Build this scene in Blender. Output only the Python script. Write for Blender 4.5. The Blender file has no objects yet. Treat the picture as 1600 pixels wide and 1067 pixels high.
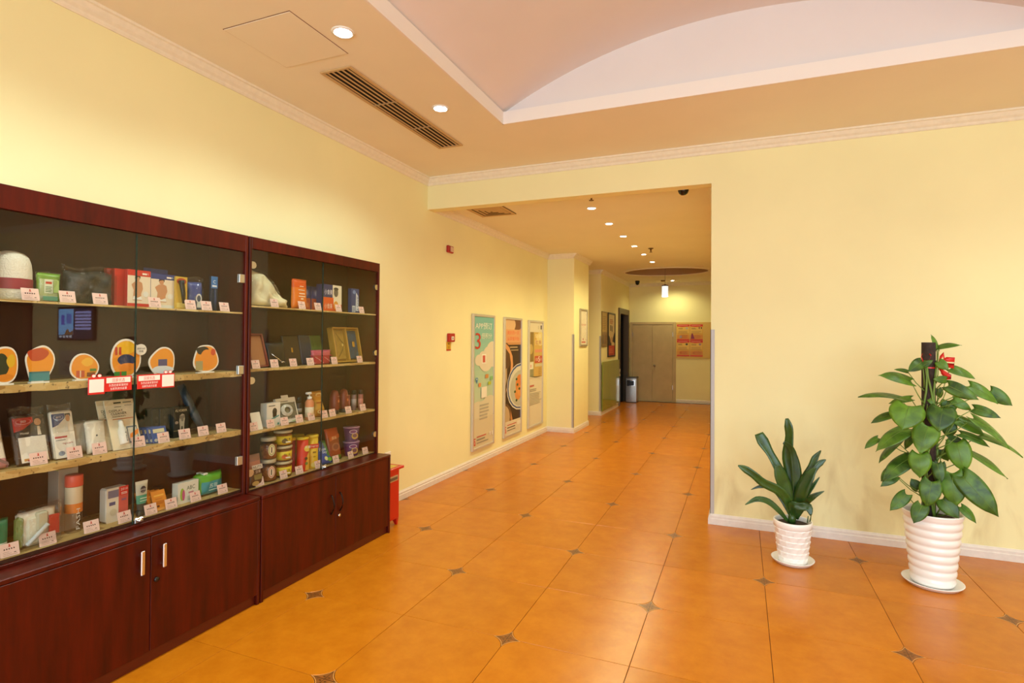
import bpy, bmesh, math, random
from mathutils import Vector, Matrix

random.seed(7)
sc = bpy.context.scene
COL = sc.collection
PI = math.pi

# ------------------------------------------------------------------ camera
F_PX, PX, PY = 861.97, 811.40, 519.32
YAW, PITCH, ROLL = 0.3823, 0.0115, 0.0070
CAM = Vector((2.2654, -2.5163, 1.4748))
_fw = Vector((-math.sin(YAW) * math.cos(PITCH), math.cos(YAW) * math.cos(PITCH), math.sin(PITCH)))
_rt = Vector((math.cos(YAW), math.sin(YAW), 0.0))
_up = _rt.cross(_fw)
_r2 = _rt * math.cos(ROLL) + _up * math.sin(ROLL)
_u2 = -_rt * math.sin(ROLL) + _up * math.cos(ROLL)
cam_data = bpy.data.cameras.new('camera')
cam = bpy.data.objects.new('camera', cam_data)
COL.objects.link(cam)
m = Matrix.Identity(4)
for i in range(3):
    m[i][0], m[i][1], m[i][2], m[i][3] = _r2[i], _u2[i], -_fw[i], CAM[i]
cam.matrix_world = m
cam_data.sensor_width = 36.0
cam_data.lens = F_PX * 36.0 / 1600.0
cam_data.shift_x = (800 - PX) / 1600.0
cam_data.shift_y = (PY - 533.5) / 1600.0
cam_data.clip_start = 0.02
cam_data.clip_end = 100
sc.camera = cam

# ------------------------------------------------------------------ world, daylight, exposure
sc.view_settings.view_transform = 'Standard'
sc.view_settings.look = 'None'
sc.view_settings.exposure = 0.14
sc.view_settings.gamma = 1.0
sc.view_settings.use_curve_mapping = False
sc.cycles.use_denoising = True
sc.cycles.max_bounces = 10
sc.cycles.diffuse_bounces = 5
sc.cycles.transparent_max_bounces = 24
sc.cycles.caustics_reflective = False
sc.cycles.caustics_refractive = False
sc.cycles.sample_clamp_indirect = 6.0

world = bpy.data.worlds.new('world')
sc.world = world
world.use_nodes = True
world.node_tree.nodes['Background'].inputs[0].default_value = (0.75, 0.86, 1.0, 1)
world.node_tree.nodes['Background'].inputs[1].default_value = 1.2

DAY = 128.0          # daylight entering each front window
SPOT = 50.0          # each lobby downlight
SPOT_HALL = 44.0
WARM = (0.83, 1.0, 0.96)
WARM_HALL = (1.0, 0.95, 0.50)


def area_light(name, loc, rot, sx, sy, energy, color):
    l = bpy.data.lights.new(name, 'AREA')
    l.shape = 'RECTANGLE'
    l.size, l.size_y = sx, sy
    l.energy, l.color = energy, color
    o = bpy.data.objects.new(name, l)
    COL.objects.link(o)
    o.location, o.rotation_euler = loc, rot
    return o


# daylight through the two glazed fronts behind the camera (front wall at Y = -6)
for wx in (2.2, 6.0):
    area_light('window_daylight', (wx, -5.93, 1.45), (PI / 2, 0, 0), 3.1, 2.5, DAY, (0.75, 1.0, 1.17))


def at(u, v, X=None, Y=None, Z=None):
    d = _fw + _r2 * ((u - PX) / F_PX) - _u2 * ((v - PY) / F_PX)
    if X is not None:
        t = (X - CAM.x) / d.x
    elif Y is not None:
        t = (Y - CAM.y) / d.y
    else:
        t = (Z - CAM.z) / d.z
    return CAM + d * t


# ------------------------------------------------------------------ materials
def lin(c):
    if isinstance(c, str):
        c = tuple(int(c[i:i + 2], 16) for i in (0, 2, 4))
    out = []
    for x in c:
        x = x / 255.0
        out.append(x / 12.92 if x <= 0.04045 else ((x + 0.055) / 1.055) ** 2.4)
    return (out[0], out[1], out[2], 1.0)


MATS = {}


def mat(name, col, rough=0.5, metal=0.0, noise=None, bump=None, emit=None, coat=0.0, alpha=None, spec=0.5, grain=None):
    """noise=(scale, amount) tone variation; bump=(scale, strength); grain=(scale xyz, second colour)"""
    if name in MATS:
        return MATS[name]
    mt = bpy.data.materials.new(name)
    mt.use_nodes = True
    nt = mt.node_tree
    b = nt.nodes['Principled BSDF']
    c = lin(col)
    b.inputs['Base Color'].default_value = c
    b.inputs['Roughness'].default_value = rough
    b.inputs['Metallic'].default_value = metal
    b.inputs['Specular IOR Level'].default_value = spec
    if coat:
        b.inputs['Coat Weight'].default_value = coat
        b.inputs['Coat Roughness'].default_value = 0.08
    tc = None
    if noise or bump or grain:
        tc = nt.nodes.new('ShaderNodeTexCoord')
    if noise:
        n = nt.nodes.new('ShaderNodeTexNoise')
        n.inputs['Scale'].default_value = noise[0]
        n.inputs['Detail'].default_value = 5
        nt.links.new(tc.outputs['Object'], n.inputs['Vector'])
        r = nt.nodes.new('ShaderNodeValToRGB')
        a = noise[1]
        r.color_ramp.elements[0].position = 0.3
        r.color_ramp.elements[1].position = 0.7
        r.color_ramp.elements[0].color = tuple(x * (1 - a) for x in c[:3]) + (1,)
        r.color_ramp.elements[1].color = tuple(min(1, x * (1 + a)) for x in c[:3]) + (1,)
        nt.links.new(n.outputs['Fac'], r.inputs['Fac'])
        nt.links.new(r.outputs['Color'], b.inputs['Base Color'])
    if grain:
        mp = nt.nodes.new('ShaderNodeMapping')
        mp.inputs['Scale'].default_value = grain[0]
        nt.links.new(tc.outputs['Object'], mp.inputs['Vector'])
        n = nt.nodes.new('ShaderNodeTexNoise')
        n.inputs['Scale'].default_value = 1.0
        n.inputs['Detail'].default_value = 6
        n.inputs['Roughness'].default_value = 0.65
        nt.links.new(mp.outputs['Vector'], n.inputs['Vector'])
        r = nt.nodes.new('ShaderNodeValToRGB')
        r.color_ramp.elements[0].position = 0.32
        r.color_ramp.elements[1].position = 0.68
        r.color_ramp.elements[0].color = lin(grain[1])
        r.color_ramp.elements[1].color = c
        nt.links.new(n.outputs['Fac'], r.inputs['Fac'])
        nt.links.new(r.outputs['Color'], b.inputs['Base Color'])
    if bump:
        n2 = nt.nodes.new('ShaderNodeTexNoise')
        n2.inputs['Scale'].default_value = bump[0]
        n2.inputs['Detail'].default_value = 3
        nt.links.new(tc.outputs['Object'], n2.inputs['Vector'])
        bp = nt.nodes.new('ShaderNodeBump')
        bp.inputs['Strength'].default_value = bump[1]
        bp.inputs['Distance'].default_value = 0.004
        nt.links.new(n2.outputs['Fac'], bp.inputs['Height'])
        nt.links.new(bp.outputs['Normal'], b.inputs['Normal'])
    if emit:
        b.inputs['Emission Color'].default_value = lin(emit[0])
        b.inputs['Emission Strength'].default_value = emit[1]
    MATS[name] = mt
    return mt


def pm(hexcol, rough=0.45):
    return mat('print_%s_%d' % (hexcol, int(rough * 100)), hexcol, rough)


def glass_mat(name, tint, ior, rough=0.0, bump=None):
    """thin clear sheet: fresnel mix of a tinted see-through and a mirror reflection"""
    if name in MATS:
        return MATS[name]
    mt = bpy.data.materials.new(name)
    mt.use_nodes = True
    nt = mt.node_tree
    nt.nodes.clear()
    out = nt.nodes.new('ShaderNodeOutputMaterial')
    mix = nt.nodes.new('ShaderNodeMixShader')
    tr = nt.nodes.new('ShaderNodeBsdfTransparent')
    tr.inputs[0].default_value = tint + (1,)
    gl = nt.nodes.new('ShaderNodeBsdfGlossy')
    gl.inputs['Roughness'].default_value = rough
    # Schlick's law from the facing angle, the same for both sides of the sheet
    fr = nt.nodes.new('ShaderNodeLayerWeight')
    fr.inputs['Blend'].default_value = 0.5
    pw = nt.nodes.new('ShaderNodeMath')
    pw.operation = 'POWER'
    pw.inputs[1].default_value = 5.0
    f0 = ((ior - 1) / (ior + 1)) ** 2
    sch = nt.nodes.new('ShaderNodeMath')
    sch.operation = 'MULTIPLY_ADD'
    sch.inputs[1].default_value = 1 - f0
    sch.inputs[2].default_value = f0
    nt.links.new(fr.outputs['Facing'], pw.inputs[0])
    nt.links.new(pw.outputs[0], sch.inputs[0])
    nt.links.new(sch.outputs[0], mix.inputs[0])
    nt.links.new(tr.outputs[0], mix.inputs[1])
    nt.links.new(gl.outputs[0], mix.inputs[2])
    nt.links.new(mix.outputs[0], out.inputs[0])
    if bump:
        tc = nt.nodes.new('ShaderNodeTexCoord')
        n = nt.nodes.new('ShaderNodeTexNoise')
        n.inputs['Scale'].default_value = bump[0]
        n.inputs['Detail'].default_value = 4
        nt.links.new(tc.outputs['Object'], n.inputs['Vector'])
        bp = nt.nodes.new('ShaderNodeBump')
        bp.inputs['Strength'].default_value = bump[1]
        bp.inputs['Distance'].default_value = 0.02
        nt.links.new(n.outputs['Fac'], bp.inputs['Height'])
        nt.links.new(bp.outputs['Normal'], gl.inputs['Normal'])
        nt.links.new(bp.outputs['Normal'], fr.inputs['Normal'])
    MATS[name] = mt
    return mt


WALL = mat('wall_paint_yellow', 'F4EAB4', 0.85, noise=(1.3, 0.035), bump=(220, 0.05))


def scuffed_wall():
    mt = WALL.copy()
    mt.name = 'wall_paint_scuffed'
    nt = mt.node_tree
    b = nt.nodes['Principled BSDF']
    src = b.inputs['Base Color'].links[0].from_socket
    tc = nt.nodes.new('ShaderNodeTexCoord')
    mp = nt.nodes.new('ShaderNodeMapping')
    mp.inputs['Scale'].default_value = (5.0, 5.0, 2.2)
    nt.links.new(tc.outputs['Object'], mp.inputs['Vector'])
    n = nt.nodes.new('ShaderNodeTexNoise')
    n.inputs['Scale'].default_value = 1.0
    n.inputs['Detail'].default_value = 7
    n.inputs['Distortion'].default_value = 0.6
    nt.links.new(mp.outputs[0], n.inputs['Vector'])
    sep = nt.nodes.new('ShaderNodeSeparateXYZ')
    nt.links.new(tc.outputs['Object'], sep.inputs[0])
    hgt = nt.nodes.new('ShaderNodeMapRange')          # splashes and scuffs stay below hip height
    hgt.inputs['From Min'].default_value = 0.25
    hgt.inputs['From Max'].default_value = 0.95
    hgt.inputs['To Min'].default_value = 1.0
    hgt.inputs['To Max'].default_value = 0.0
    nt.links.new(sep.outputs['Z'], hgt.inputs['Value'])
    rp = nt.nodes.new('ShaderNodeMapRange')
    rp.inputs['From Min'].default_value = 0.48
    rp.inputs['From Max'].default_value = 0.75
    nt.links.new(n.outputs['Fac'], rp.inputs['Value'])
    ml = nt.nodes.new('ShaderNodeMath')
    ml.operation = 'MULTIPLY'
    nt.links.new(rp.outputs[0], ml.inputs[0])
    nt.links.new(hgt.outputs[0], ml.inputs[1])
    m2 = nt.nodes.new('ShaderNodeMath')
    m2.operation = 'MULTIPLY'
    m2.inputs[1].default_value = 0.55
    nt.links.new(ml.outputs[0], m2.inputs[0])
    mx = nt.nodes.new('ShaderNodeMix')
    mx.data_type = 'RGBA'
    nt.links.new(m2.outputs[0], mx.inputs[0])
    nt.links.new(src, mx.inputs[6])
    mx.inputs[7].default_value = lin('B89A62')
    nt.links.new(mx.outputs[2], b.inputs['Base Color'])
    return mt


WALL_B = scuffed_wall()
CEIL = mat('ceiling_paint', 'F2E8D2', 0.9, noise=(2.0, 0.02))
CEIL_W = mat('ceiling_vault_paint', 'E8DEDA', 0.9, noise=(2.0, 0.02))
WHITE = mat('fascia_white', 'F3E9E0', 0.7)
PLASTER = mat('cornice_plaster', 'EFE4CC', 0.75, noise=(30, 0.04))
SKIRT = mat('skirting_white', 'E6DAD0', 0.5, noise=(25, 0.05))
WOOD = mat('mahogany_veneer', '5A1204', 0.36, grain=((14, 14, 1.6), '360801'), spec=0.3)
WOOD_IN = mat('mahogany_inside', '4A1E10', 0.55, grain=((12, 12, 1.5), '341108'))
WOOD_EDGE = mat('mahogany_edge', '5A1A0A', 0.35)
GLASS = glass_mat('door_glass', (0.95, 0.95, 0.92), 1.46)
FILM = glass_mat('clear_film', (0.97, 0.97, 0.97), 1.75, 0.03, bump=(34, 1.0))
CHROME = mat('chrome', 'E8E8E8', 0.15, 1.0)
ALU = mat('aluminium', 'CFC8BE', 0.32, 1.0)
STEEL = mat('brushed_steel', 'BDB6AC', 0.28, 1.0, noise=(40, 0.1))
BLACK = mat('black_plastic', '14110F', 0.35)
WHITE_P = mat('white_plastic', 'EFEAE2', 0.4)
POT = mat('pot_glaze', 'F7F3F0', 0.28, coat=0.3, noise=(8, 0.02))
SOIL = mat('potting_soil', '3A2C22', 0.95, noise=(60, 0.4), bump=(90, 0.9))
GUARD = mat('corner_guard_grey', 'B8B2AE', 0.4)


def tile_material():
    mt = bpy.data.materials.new('terracotta_tile')
    mt.use_nodes = True
    nt = mt.node_tree
    b = nt.nodes['Principled BSDF']
    tc = nt.nodes.new('ShaderNodeTexCoord')
    oi = nt.nodes.new('ShaderNodeObjectInfo')
    add = nt.nodes.new('ShaderNodeVectorMath')
    add.operation = 'ADD'
    nt.links.new(tc.outputs['Object'], add.inputs[0])
    nt.links.new(oi.outputs['Location'], add.inputs[1])
    n1 = nt.nodes.new('ShaderNodeTexNoise')
    n1.inputs['Scale'].default_value = 7.0
    n1.inputs['Detail'].default_value = 8
    n1.inputs['Roughness'].default_value = 0.7
    nt.links.new(add.outputs[0], n1.inputs['Vector'])
    r = nt.nodes.new('ShaderNodeValToRGB')
    r.color_ramp.elements[0].position = 0.3
    r.color_ramp.elements[1].position = 0.72
    r.color_ramp.elements[0].color = lin('BE6B0A')
    r.color_ramp.elements[1].color = lin('D07D14')
    nt.links.new(n1.outputs['Fac'], r.inputs['Fac'])
    # slight tone shift from tile to tile
    hsv = nt.nodes.new('ShaderNodeHueSaturation')
    mr = nt.nodes.new('ShaderNodeMapRange')
    mr.inputs['To Min'].default_value = 0.93
    mr.inputs['To Max'].default_value = 1.05
    nt.links.new(oi.outputs['Random'], mr.inputs['Value'])
    nt.links.new(mr.outputs[0], hsv.inputs['Value'])
    nt.links.new(r.outputs['Color'], hsv.inputs['Color'])
    nt.links.new(hsv.outputs['Color'], b.inputs['Base Color'])
    n2 = nt.nodes.new('ShaderNodeTexNoise')
    n2.inputs['Scale'].default_value = 9.0
    n2.inputs['Detail'].default_value = 2
    nt.links.new(add.outputs[0], n2.inputs['Vector'])
    bp = nt.nodes.new('ShaderNodeBump')
    bp.inputs['Strength'].default_value = 0.12
    bp.inputs['Distance'].default_value = 0.01
    nt.links.new(n2.outputs['Fac'], bp.inputs['Height'])
    nt.links.new(bp.outputs['Normal'], b.inputs['Normal'])
    b.inputs['Roughness'].default_value = 0.27
    b.inputs['Specular IOR Level'].default_value = 0.38
    return mt


TILE = tile_material()
GROUT = mat('grout_dark', '4A2E17', 0.9)
INSET_D = mat('inset_dark', '53300F', 0.35)
INSET_M = mat('inset_tan', '94571F', 0.35, noise=(45, 0.35))
INSET_L = mat('inset_halo', 'D6934A', 0.3)


def paper_material():
    mt = bpy.data.materials.new('shelf_paper')
    mt.use_nodes = True
    nt = mt.node_tree
    b = nt.nodes['Principled BSDF']
    tc = nt.nodes.new('ShaderNodeTexCoord')
    mp = nt.nodes.new('ShaderNodeMapping')
    mp.inputs['Scale'].default_value = (14, 11, 30)
    nt.links.new(tc.outputs['Object'], mp.inputs['Vector'])
    v = nt.nodes.new('ShaderNodeTexVoronoi')
    v.distance = 'CHEBYCHEV'
    v.inputs['Scale'].default_value = 1.0
    nt.links.new(mp.outputs[0], v.inputs['Vector'])
    r = nt.nodes.new('ShaderNodeValToRGB')
    e = r.color_ramp.elements
    e[0].position, e[0].color = 0.0, lin('A37B3E')
    e[1].position, e[1].color = 1.0, lin('D9BE85')
    x = e.new(0.45)
    x.color = lin('C9A766')
    nt.links.new(v.outputs['Color'], r.inputs['Fac'])
    n = nt.nodes.new('ShaderNodeTexNoise')
    n.inputs['Scale'].default_value = 60
    n.inputs['Detail'].default_value = 3
    nt.links.new(tc.outputs['Object'], n.inputs['Vector'])
    r2 = nt.nodes.new('ShaderNodeValToRGB')
    r2.color_ramp.elements[0].position = 0.30
    r2.color_ramp.elements[0].color = lin('4A3820')
    r2.color_ramp.elements[1].position = 0.40
    r2.color_ramp.elements[1].color = (1, 1, 1, 1)
    nt.links.new(n.outputs['Fac'], r2.inputs['Fac'])
    mx = nt.nodes.new('ShaderNodeMix')
    mx.data_type = 'RGBA'
    mx.blend_type = 'MULTIPLY'
    mx.inputs[0].default_value = 0.8
    nt.links.new(r.outputs['Color'], mx.inputs[6])
    nt.links.new(r2.outputs['Color'], mx.inputs[7])
    nt.links.new(mx.outputs[2], b.inputs['Base Color'])
    b.inputs['Roughness'].default_value = 0.6
    return mt


PAPER = paper_material()


def leaf_material(name, dark, light, rough):
    mt = bpy.data.materials.new(name)
    mt.use_nodes = True
    nt = mt.node_tree
    b = nt.nodes['Principled BSDF']
    tc = nt.nodes.new('ShaderNodeTexCoord')
    oi = nt.nodes.new('ShaderNodeObjectInfo')
    n = nt.nodes.new('ShaderNodeTexNoise')
    n.inputs['Scale'].default_value = 16
    n.inputs['Detail'].default_value = 5
    n.inputs['Distortion'].default_value = 0.8
    nt.links.new(tc.outputs['Object'], n.inputs['Vector'])
    ad = nt.nodes.new('ShaderNodeMath')
    ad.operation = 'MULTIPLY_ADD'
    ad.inputs[1].default_value = 0.35
    nt.links.new(oi.outputs['Random'], ad.inputs[0])
    nt.links.new(n.outputs['Fac'], ad.inputs[2])
    r = nt.nodes.new('ShaderNodeValToRGB')
    r.color_ramp.elements[0].position = 0.42
    r.color_ramp.elements[1].position = 0.95
    r.color_ramp.elements[0].color = lin(dark)
    r.color_ramp.elements[1].color = lin(light)
    nt.links.new(ad.outputs[0], r.inputs['Fac'])
    nt.links.new(r.outputs['Color'], b.inputs['Base Color'])
    b.inputs['Roughness'].default_value = rough
    b.inputs['Subsurface Weight'].default_value = 0.0
    return mt


LEAF = leaf_material('pothos_leaf', '24450C', '64901F', 0.42)
LEAF2 = leaf_material('dracaena_leaf', '1F3A12', '3C5E20', 0.3)
STEM = mat('plant_stem', '6F8A35', 0.5)


# ------------------------------------------------------------------ mesh helpers
class MB:
    def __init__(self):
        self.v, self.f, self.mi, self.sm = [], [], [], []
        self.mats = []

    def slot(self, mt):
        if mt not in self.mats:
            self.mats.append(mt)
        return self.mats.index(mt)

    def add(self, vs, fs, mt, smooth=False):
        o = len(self.v)
        k = self.slot(mt)
        self.v += [tuple(p) for p in vs]
        for f in fs:
            self.f.append(tuple(i + o for i in f))
            self.mi.append(k)
            self.sm.append(smooth)
        return self

    def box(self, x0, x1, y0, y1, z0, z1, mt, b=0.0):
        if b <= 0:
            vs = [(x, y, z) for x in (x0, x1) for y in (y0, y1) for z in (z0, z1)]
            fs = [(0, 1, 3, 2), (4, 6, 7, 5), (0, 4, 5, 1), (2, 3, 7, 6), (0, 2, 6, 4), (1, 5, 7, 3)]
            return self.add(vs, fs, mt)
        b = min(b, (x1 - x0) * 0.45, (y1 - y0) * 0.45, (z1 - z0) * 0.45)
        lo, hi = (x0, y0, z0), (x1, y1, z1)
        idx, vs = {}, []
        for sx in (0, 1):
            for sy in (0, 1):
                for sz in (0, 1):
                    s = (sx, sy, sz)
                    for ax in range(3):
                        p = []
                        for k in range(3):
                            full = hi[k] if s[k] else lo[k]
                            if k != ax:
                                full += -b if s[k] else b
                            p.append(full)
                        idx[(s, ax)] = len(vs)
                        vs.append(tuple(p))
        fs = []
        for ax in range(3):
            a1, a2 = (ax + 1) % 3, (ax + 2) % 3
            for sg in (0, 1):
                q = []
                for c1, c2 in ((0, 0), (1, 0), (1, 1), (0, 1)):
                    s = [0, 0, 0]
                    s[ax], s[a1], s[a2] = sg, c1, c2
                    q.append(idx[(tuple(s), ax)])
                fs.append(tuple(q if sg else q[::-1]))
        for ax in range(3):  # edges parallel to ax
            a1, a2 = (ax + 1) % 3, (ax + 2) % 3
            for c1 in (0, 1):
                for c2 in (0, 1):
                    s0, s1 = [0, 0, 0], [0, 0, 0]
                    s0[a1] = s1[a1] = c1
                    s0[a2] = s1[a2] = c2
                    s1[ax] = 1
                    s0, s1 = tuple(s0), tuple(s1)
                    q = (idx[(s0, a1)], idx[(s1, a1)], idx[(s1, a2)], idx[(s0, a2)])
                    fs.append(q if (c1 == c2) == False else q[::-1])
        for sx in (0, 1):
            for sy in (0, 1):
                for sz in (0, 1):
                    s = (sx, sy, sz)
                    q = (idx[(s, 0)], idx[(s, 1)], idx[(s, 2)])
                    fs.append(q if (sx + sy + sz) % 2 else q[::-1])
        return self.add(vs, fs, mt)

    def lathe(self, prof, seg, mt, c=(0, 0, 0), smooth=True, cap0=True, cap1=True, sy=1.0):
        """prof: list of (r, z)"""
        vs, fs = [], []
        for r, z in prof:
            for k in range(seg):
                a = 2 * PI * k / seg
                vs.append((c[0] + r * math.cos(a), c[1] + r * sy * math.sin(a), c[2] + z))
        for j in range(len(prof) - 1):
            for k in range(seg):
                k2 = (k + 1) % seg
                fs.append((j * seg + k, j * seg + k2, (j + 1) * seg + k2, (j + 1) * seg + k))
        self.add(vs, fs, mt, smooth)
        n = len(self.v) - len(vs)
        k = self.slot(mt)
        if cap0 and prof[0][0] > 1e-5:
            self.f.append(tuple(n + i for i in range(seg))[::-1])
            self.mi.append(k)
            self.sm.append(False)
        if cap1 and prof[-1][0] > 1e-5:
            self.f.append(tuple(n + (len(prof) - 1) * seg + i for i in range(seg)))
            self.mi.append(k)
            self.sm.append(False)
        return self

    def tube(self, pts, rad, seg, mt, smooth=True):
        pts = [Vector(p) for p in pts]
        if not isinstance(rad, (list, tuple)):
            rad = [rad] * len(pts)
        vs, fs = [], []
        ref = Vector((0.13, 0.21, 0.97))
        for i, p in enumerate(pts):
            t = (pts[min(i + 1, len(pts) - 1)] - pts[max(i - 1, 0)]).normalized()
            if abs(t.dot(ref)) > 0.97:
                ref = Vector((1, 0.1, 0))
            a = t.cross(ref).normalized()
            b2 = t.cross(a)
            for k in range(seg):
                an = 2 * PI * k / seg
                vs.append(p + (a * math.cos(an) + b2 * math.sin(an)) * rad[i])
        for j in range(len(pts) - 1):
            for k in range(seg):
                k2 = (k + 1) % seg
                fs.append((j * seg + k, j * seg + k2, (j + 1) * seg + k2, (j + 1) * seg + k))
        fs.append(tuple(range(seg))[::-1])
        fs.append(tuple((len(pts) - 1) * seg + i for i in range(seg)))
        return self.add(vs, fs, mt, smooth)

    def sweep(self, prof, p0, p1, out, mt):
        """prof (out, z) polyline closed; swept from p0 to p1 (xy), out = unit xy vector"""
        n = len(prof)
        vs = []
        for p in (p0, p1):
            for o, z in prof:
                vs.append((p[0] + out[0] * o, p[1] + out[1] * o, z))
        fs = [(i, (i + 1) % n, n + (i + 1) % n, n + i) for i in range(n)]
        fs += [tuple(range(n))[::-1], tuple(range(n, 2 * n))]
        return self.add(vs, fs, mt)

    def mesh(self, name):
        me = bpy.data.meshes.new(name)
        me.from_pydata(self.v, [], self.f)
        for mt in self.mats:
            me.materials.append(mt)
        me.polygons.foreach_set('material_index', self.mi)
        me.polygons.foreach_set('use_smooth', self.sm)
        bm = bmesh.new()
        bm.from_mesh(me)
        bmesh.ops.recalc_face_normals(bm, faces=bm.faces)
        bm.to_mesh(me)
        bm.free()
        me.update()
        return me

    def build(self, name, parent=None, loc=None, rot=None):
        return link(name, self.mesh(name), parent, loc, rot)


def link(name, me, parent=None, loc=None, rot=None):
    o = bpy.data.objects.new(name, me)
    COL.objects.link(o)
    if parent is not None:
        o.parent = parent
    if loc is not None:
        o.location = loc
    if rot is not None:
        o.rotation_euler = rot
    return o


def tag(o, label, cat, group=None):
    o['label'] = label
    o['category'] = cat
    if group:
        o['group'] = group
    return o


def thing(name, label, cat, loc=(0, 0, 0), rot=(0, 0, 0), group=None):
    o = link(name, None, None, loc, rot)
    o.empty_display_size = 0.05
    return tag(o, label, cat, group)


def struct(o):
    o['kind'] = 'structure'
    return o


_tcache = {}


def text_geo(body):
    if body in _tcache:
        return _tcache[body]
    cu = bpy.data.curves.new('lettering', 'FONT')
    cu.body = body
    cu.size = 1.0
    cu.resolution_u = 2
    o = bpy.data.objects.new('lettering', cu)
    COL.objects.link(o)
    dg = bpy.context.evaluated_depsgraph_get()
    me = bpy.data.meshes.new_from_object(o.evaluated_get(dg))
    vs = [(v.co.x, v.co.y) for v in me.vertices]
    fs = [tuple(p.vertices) for p in me.polygons]
    bpy.data.objects.remove(o)
    bpy.data.curves.remove(cu)
    bpy.data.meshes.remove(me)
    x0, x1 = min(p[0] for p in vs), max(p[0] for p in vs)
    y0, y1 = min(p[1] for p in vs), max(p[1] for p in vs)
    vs = [((x - x0) / (x1 - x0), (y - y0) / (y1 - y0)) for x, y in vs]
    _tcache[body] = (vs, fs, (x1 - x0) / (y1 - y0))
    return _tcache[body]


def clip_poly(poly, w, h):
    def cl(pts, inside, inter):
        out = []
        for i in range(len(pts)):
            a, b = pts[i - 1], pts[i]
            ia, ib = inside(a), inside(b)
            if ib:
                if not ia:
                    out.append(inter(a, b))
                out.append(b)
            elif ia:
                out.append(inter(a, b))
        return out

    def ix(val):
        return lambda a, b: (val, a[1] + (b[1] - a[1]) * (val - a[0]) / (b[0] - a[0]))

    def iy(val):
        return lambda a, b: (a[0] + (b[0] - a[0]) * (val - a[1]) / (b[1] - a[1]), val)
    for ins, it in ((lambda p: p[0] >= 0, ix(0)), (lambda p: p[0] <= w, ix(w)), (lambda p: p[1] >= 0, iy(0)), (lambda p: p[1] <= h, iy(h))):
        if len(poly) < 3:
            return []
        poly = cl(poly, ins, it)
    return poly


class Print:
    """flat print laid on a w x h front (u to the right, v up, each 0..1), facing local +X"""

    def __init__(self, w, h, x=0.0006, y0=None, z0=0.0, step=0.00025):
        self.w, self.h, self.x, self.step = w, h, x, step
        self.y0 = -w / 2 if y0 is None else y0
        self.z0 = z0
        self.mb = MB()

    def _p(self, u, v):
        return (self.x, self.y0 + u, self.z0 + v)

    def poly(self, pts, col, clip=True):
        pts = [(u * self.w, v * self.h) for u, v in pts]
        if clip:
            pts = clip_poly(pts, self.w, self.h)
        if len(pts) > 2:
            self.mb.add([self._p(*p) for p in pts], [tuple(range(len(pts)))], pm(col) if isinstance(col, str) else col)
            self.x += self.step
        return self

    def rect(self, u0, v0, u1, v1, col):
        return self.poly([(u0, v0), (u1, v0), (u1, v1), (u0, v1)], col)

    def ell(self, u, v, ru, rv, col, n=20, a0=0, a1=2 * PI):
        return self.poly([(u + ru * math.cos(a0 + (a1 - a0) * k / n), v + rv * math.sin(a0 + (a1 - a0) * k / n)) for k in range(n)], col)

    def lines(self, u0, v0, u1, v1, n, col, fill=0.45, ragged=0.25):
        """rows of unreadably small type"""
        hh = (v1 - v0) / n
        mt = pm(col)
        for k in range(n):
            e = u1 - (u1 - u0) * random.random() * ragged
            a, b = v0 + hh * k, v0 + hh * (k + fill)
            p = [(u0, a), (e, a), (e, b), (u0, b)]
            self.mb.add([self._p(x * self.w, y * self.h) for x, y in p], [(0, 1, 2, 3)], mt)
        self.x += self.step
        return self

    def text(self, body, u, v, hgt, col, wid=None, align='l', slant=0.0):
        """hgt as fraction of h; wid (fraction of w) squeezes the line to that width"""
        vs, fs, asp = text_geo(body)
        H = hgt * self.h
        Wd = wid * self.w if wid else asp * H
        x = u * self.w - (Wd / 2 if align == 'c' else Wd if align == 'r' else 0)
        y = v * self.h
        self.mb.add([self._p(x + a * Wd + slant * b * H, y + b * H) for a, b in vs], fs, pm(col))
        self.x += self.step
        return self

    def vtext(self, body, u, v, hgt, wid, col):
        """turned a quarter so that it reads upwards"""
        vs, fs, asp = text_geo(body)
        L, W = hgt * self.h, wid * self.w
        self.mb.add([self._p(u * self.w - b * W, v * self.h + a * L) for a, b in vs], fs, pm(col))
        self.x += self.step
        return self

    def build(self, name, parent, loc=None, rot=None):
        me = bpy.data.meshes.new(name)
        me.from_pydata(self.mb.v, [], self.mb.f)
        for mt in self.mb.mats:
            me.materials.append(mt)
        me.polygons.foreach_set('material_index', self.mb.mi)
        return link(name, me, parent, loc, rot)


# ================================================================== THE SETTING
XL, YB, ZC, ZH = -0.617, 2.195, 3.05, 2.82      # left wall, back wall, lobby soffit, hall ceiling
YE = 10.9                                       # end wall of the hall
XH = 2.04                                       # corner of the hall

# floor: a grout bed with every tile and every corner inset laid on it
floor = struct(MB().box(-2.4, 8.2, -6.2, 11.1, -0.12, -0.004, GROUT).build('floor'))
T = 0.6
STAR = 0.068


def bite(t):
    return ((1 - t) ** 2 + 2 * t * (1 - t) * 0.25, t * t + 2 * t * (1 - t) * 0.25)


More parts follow.
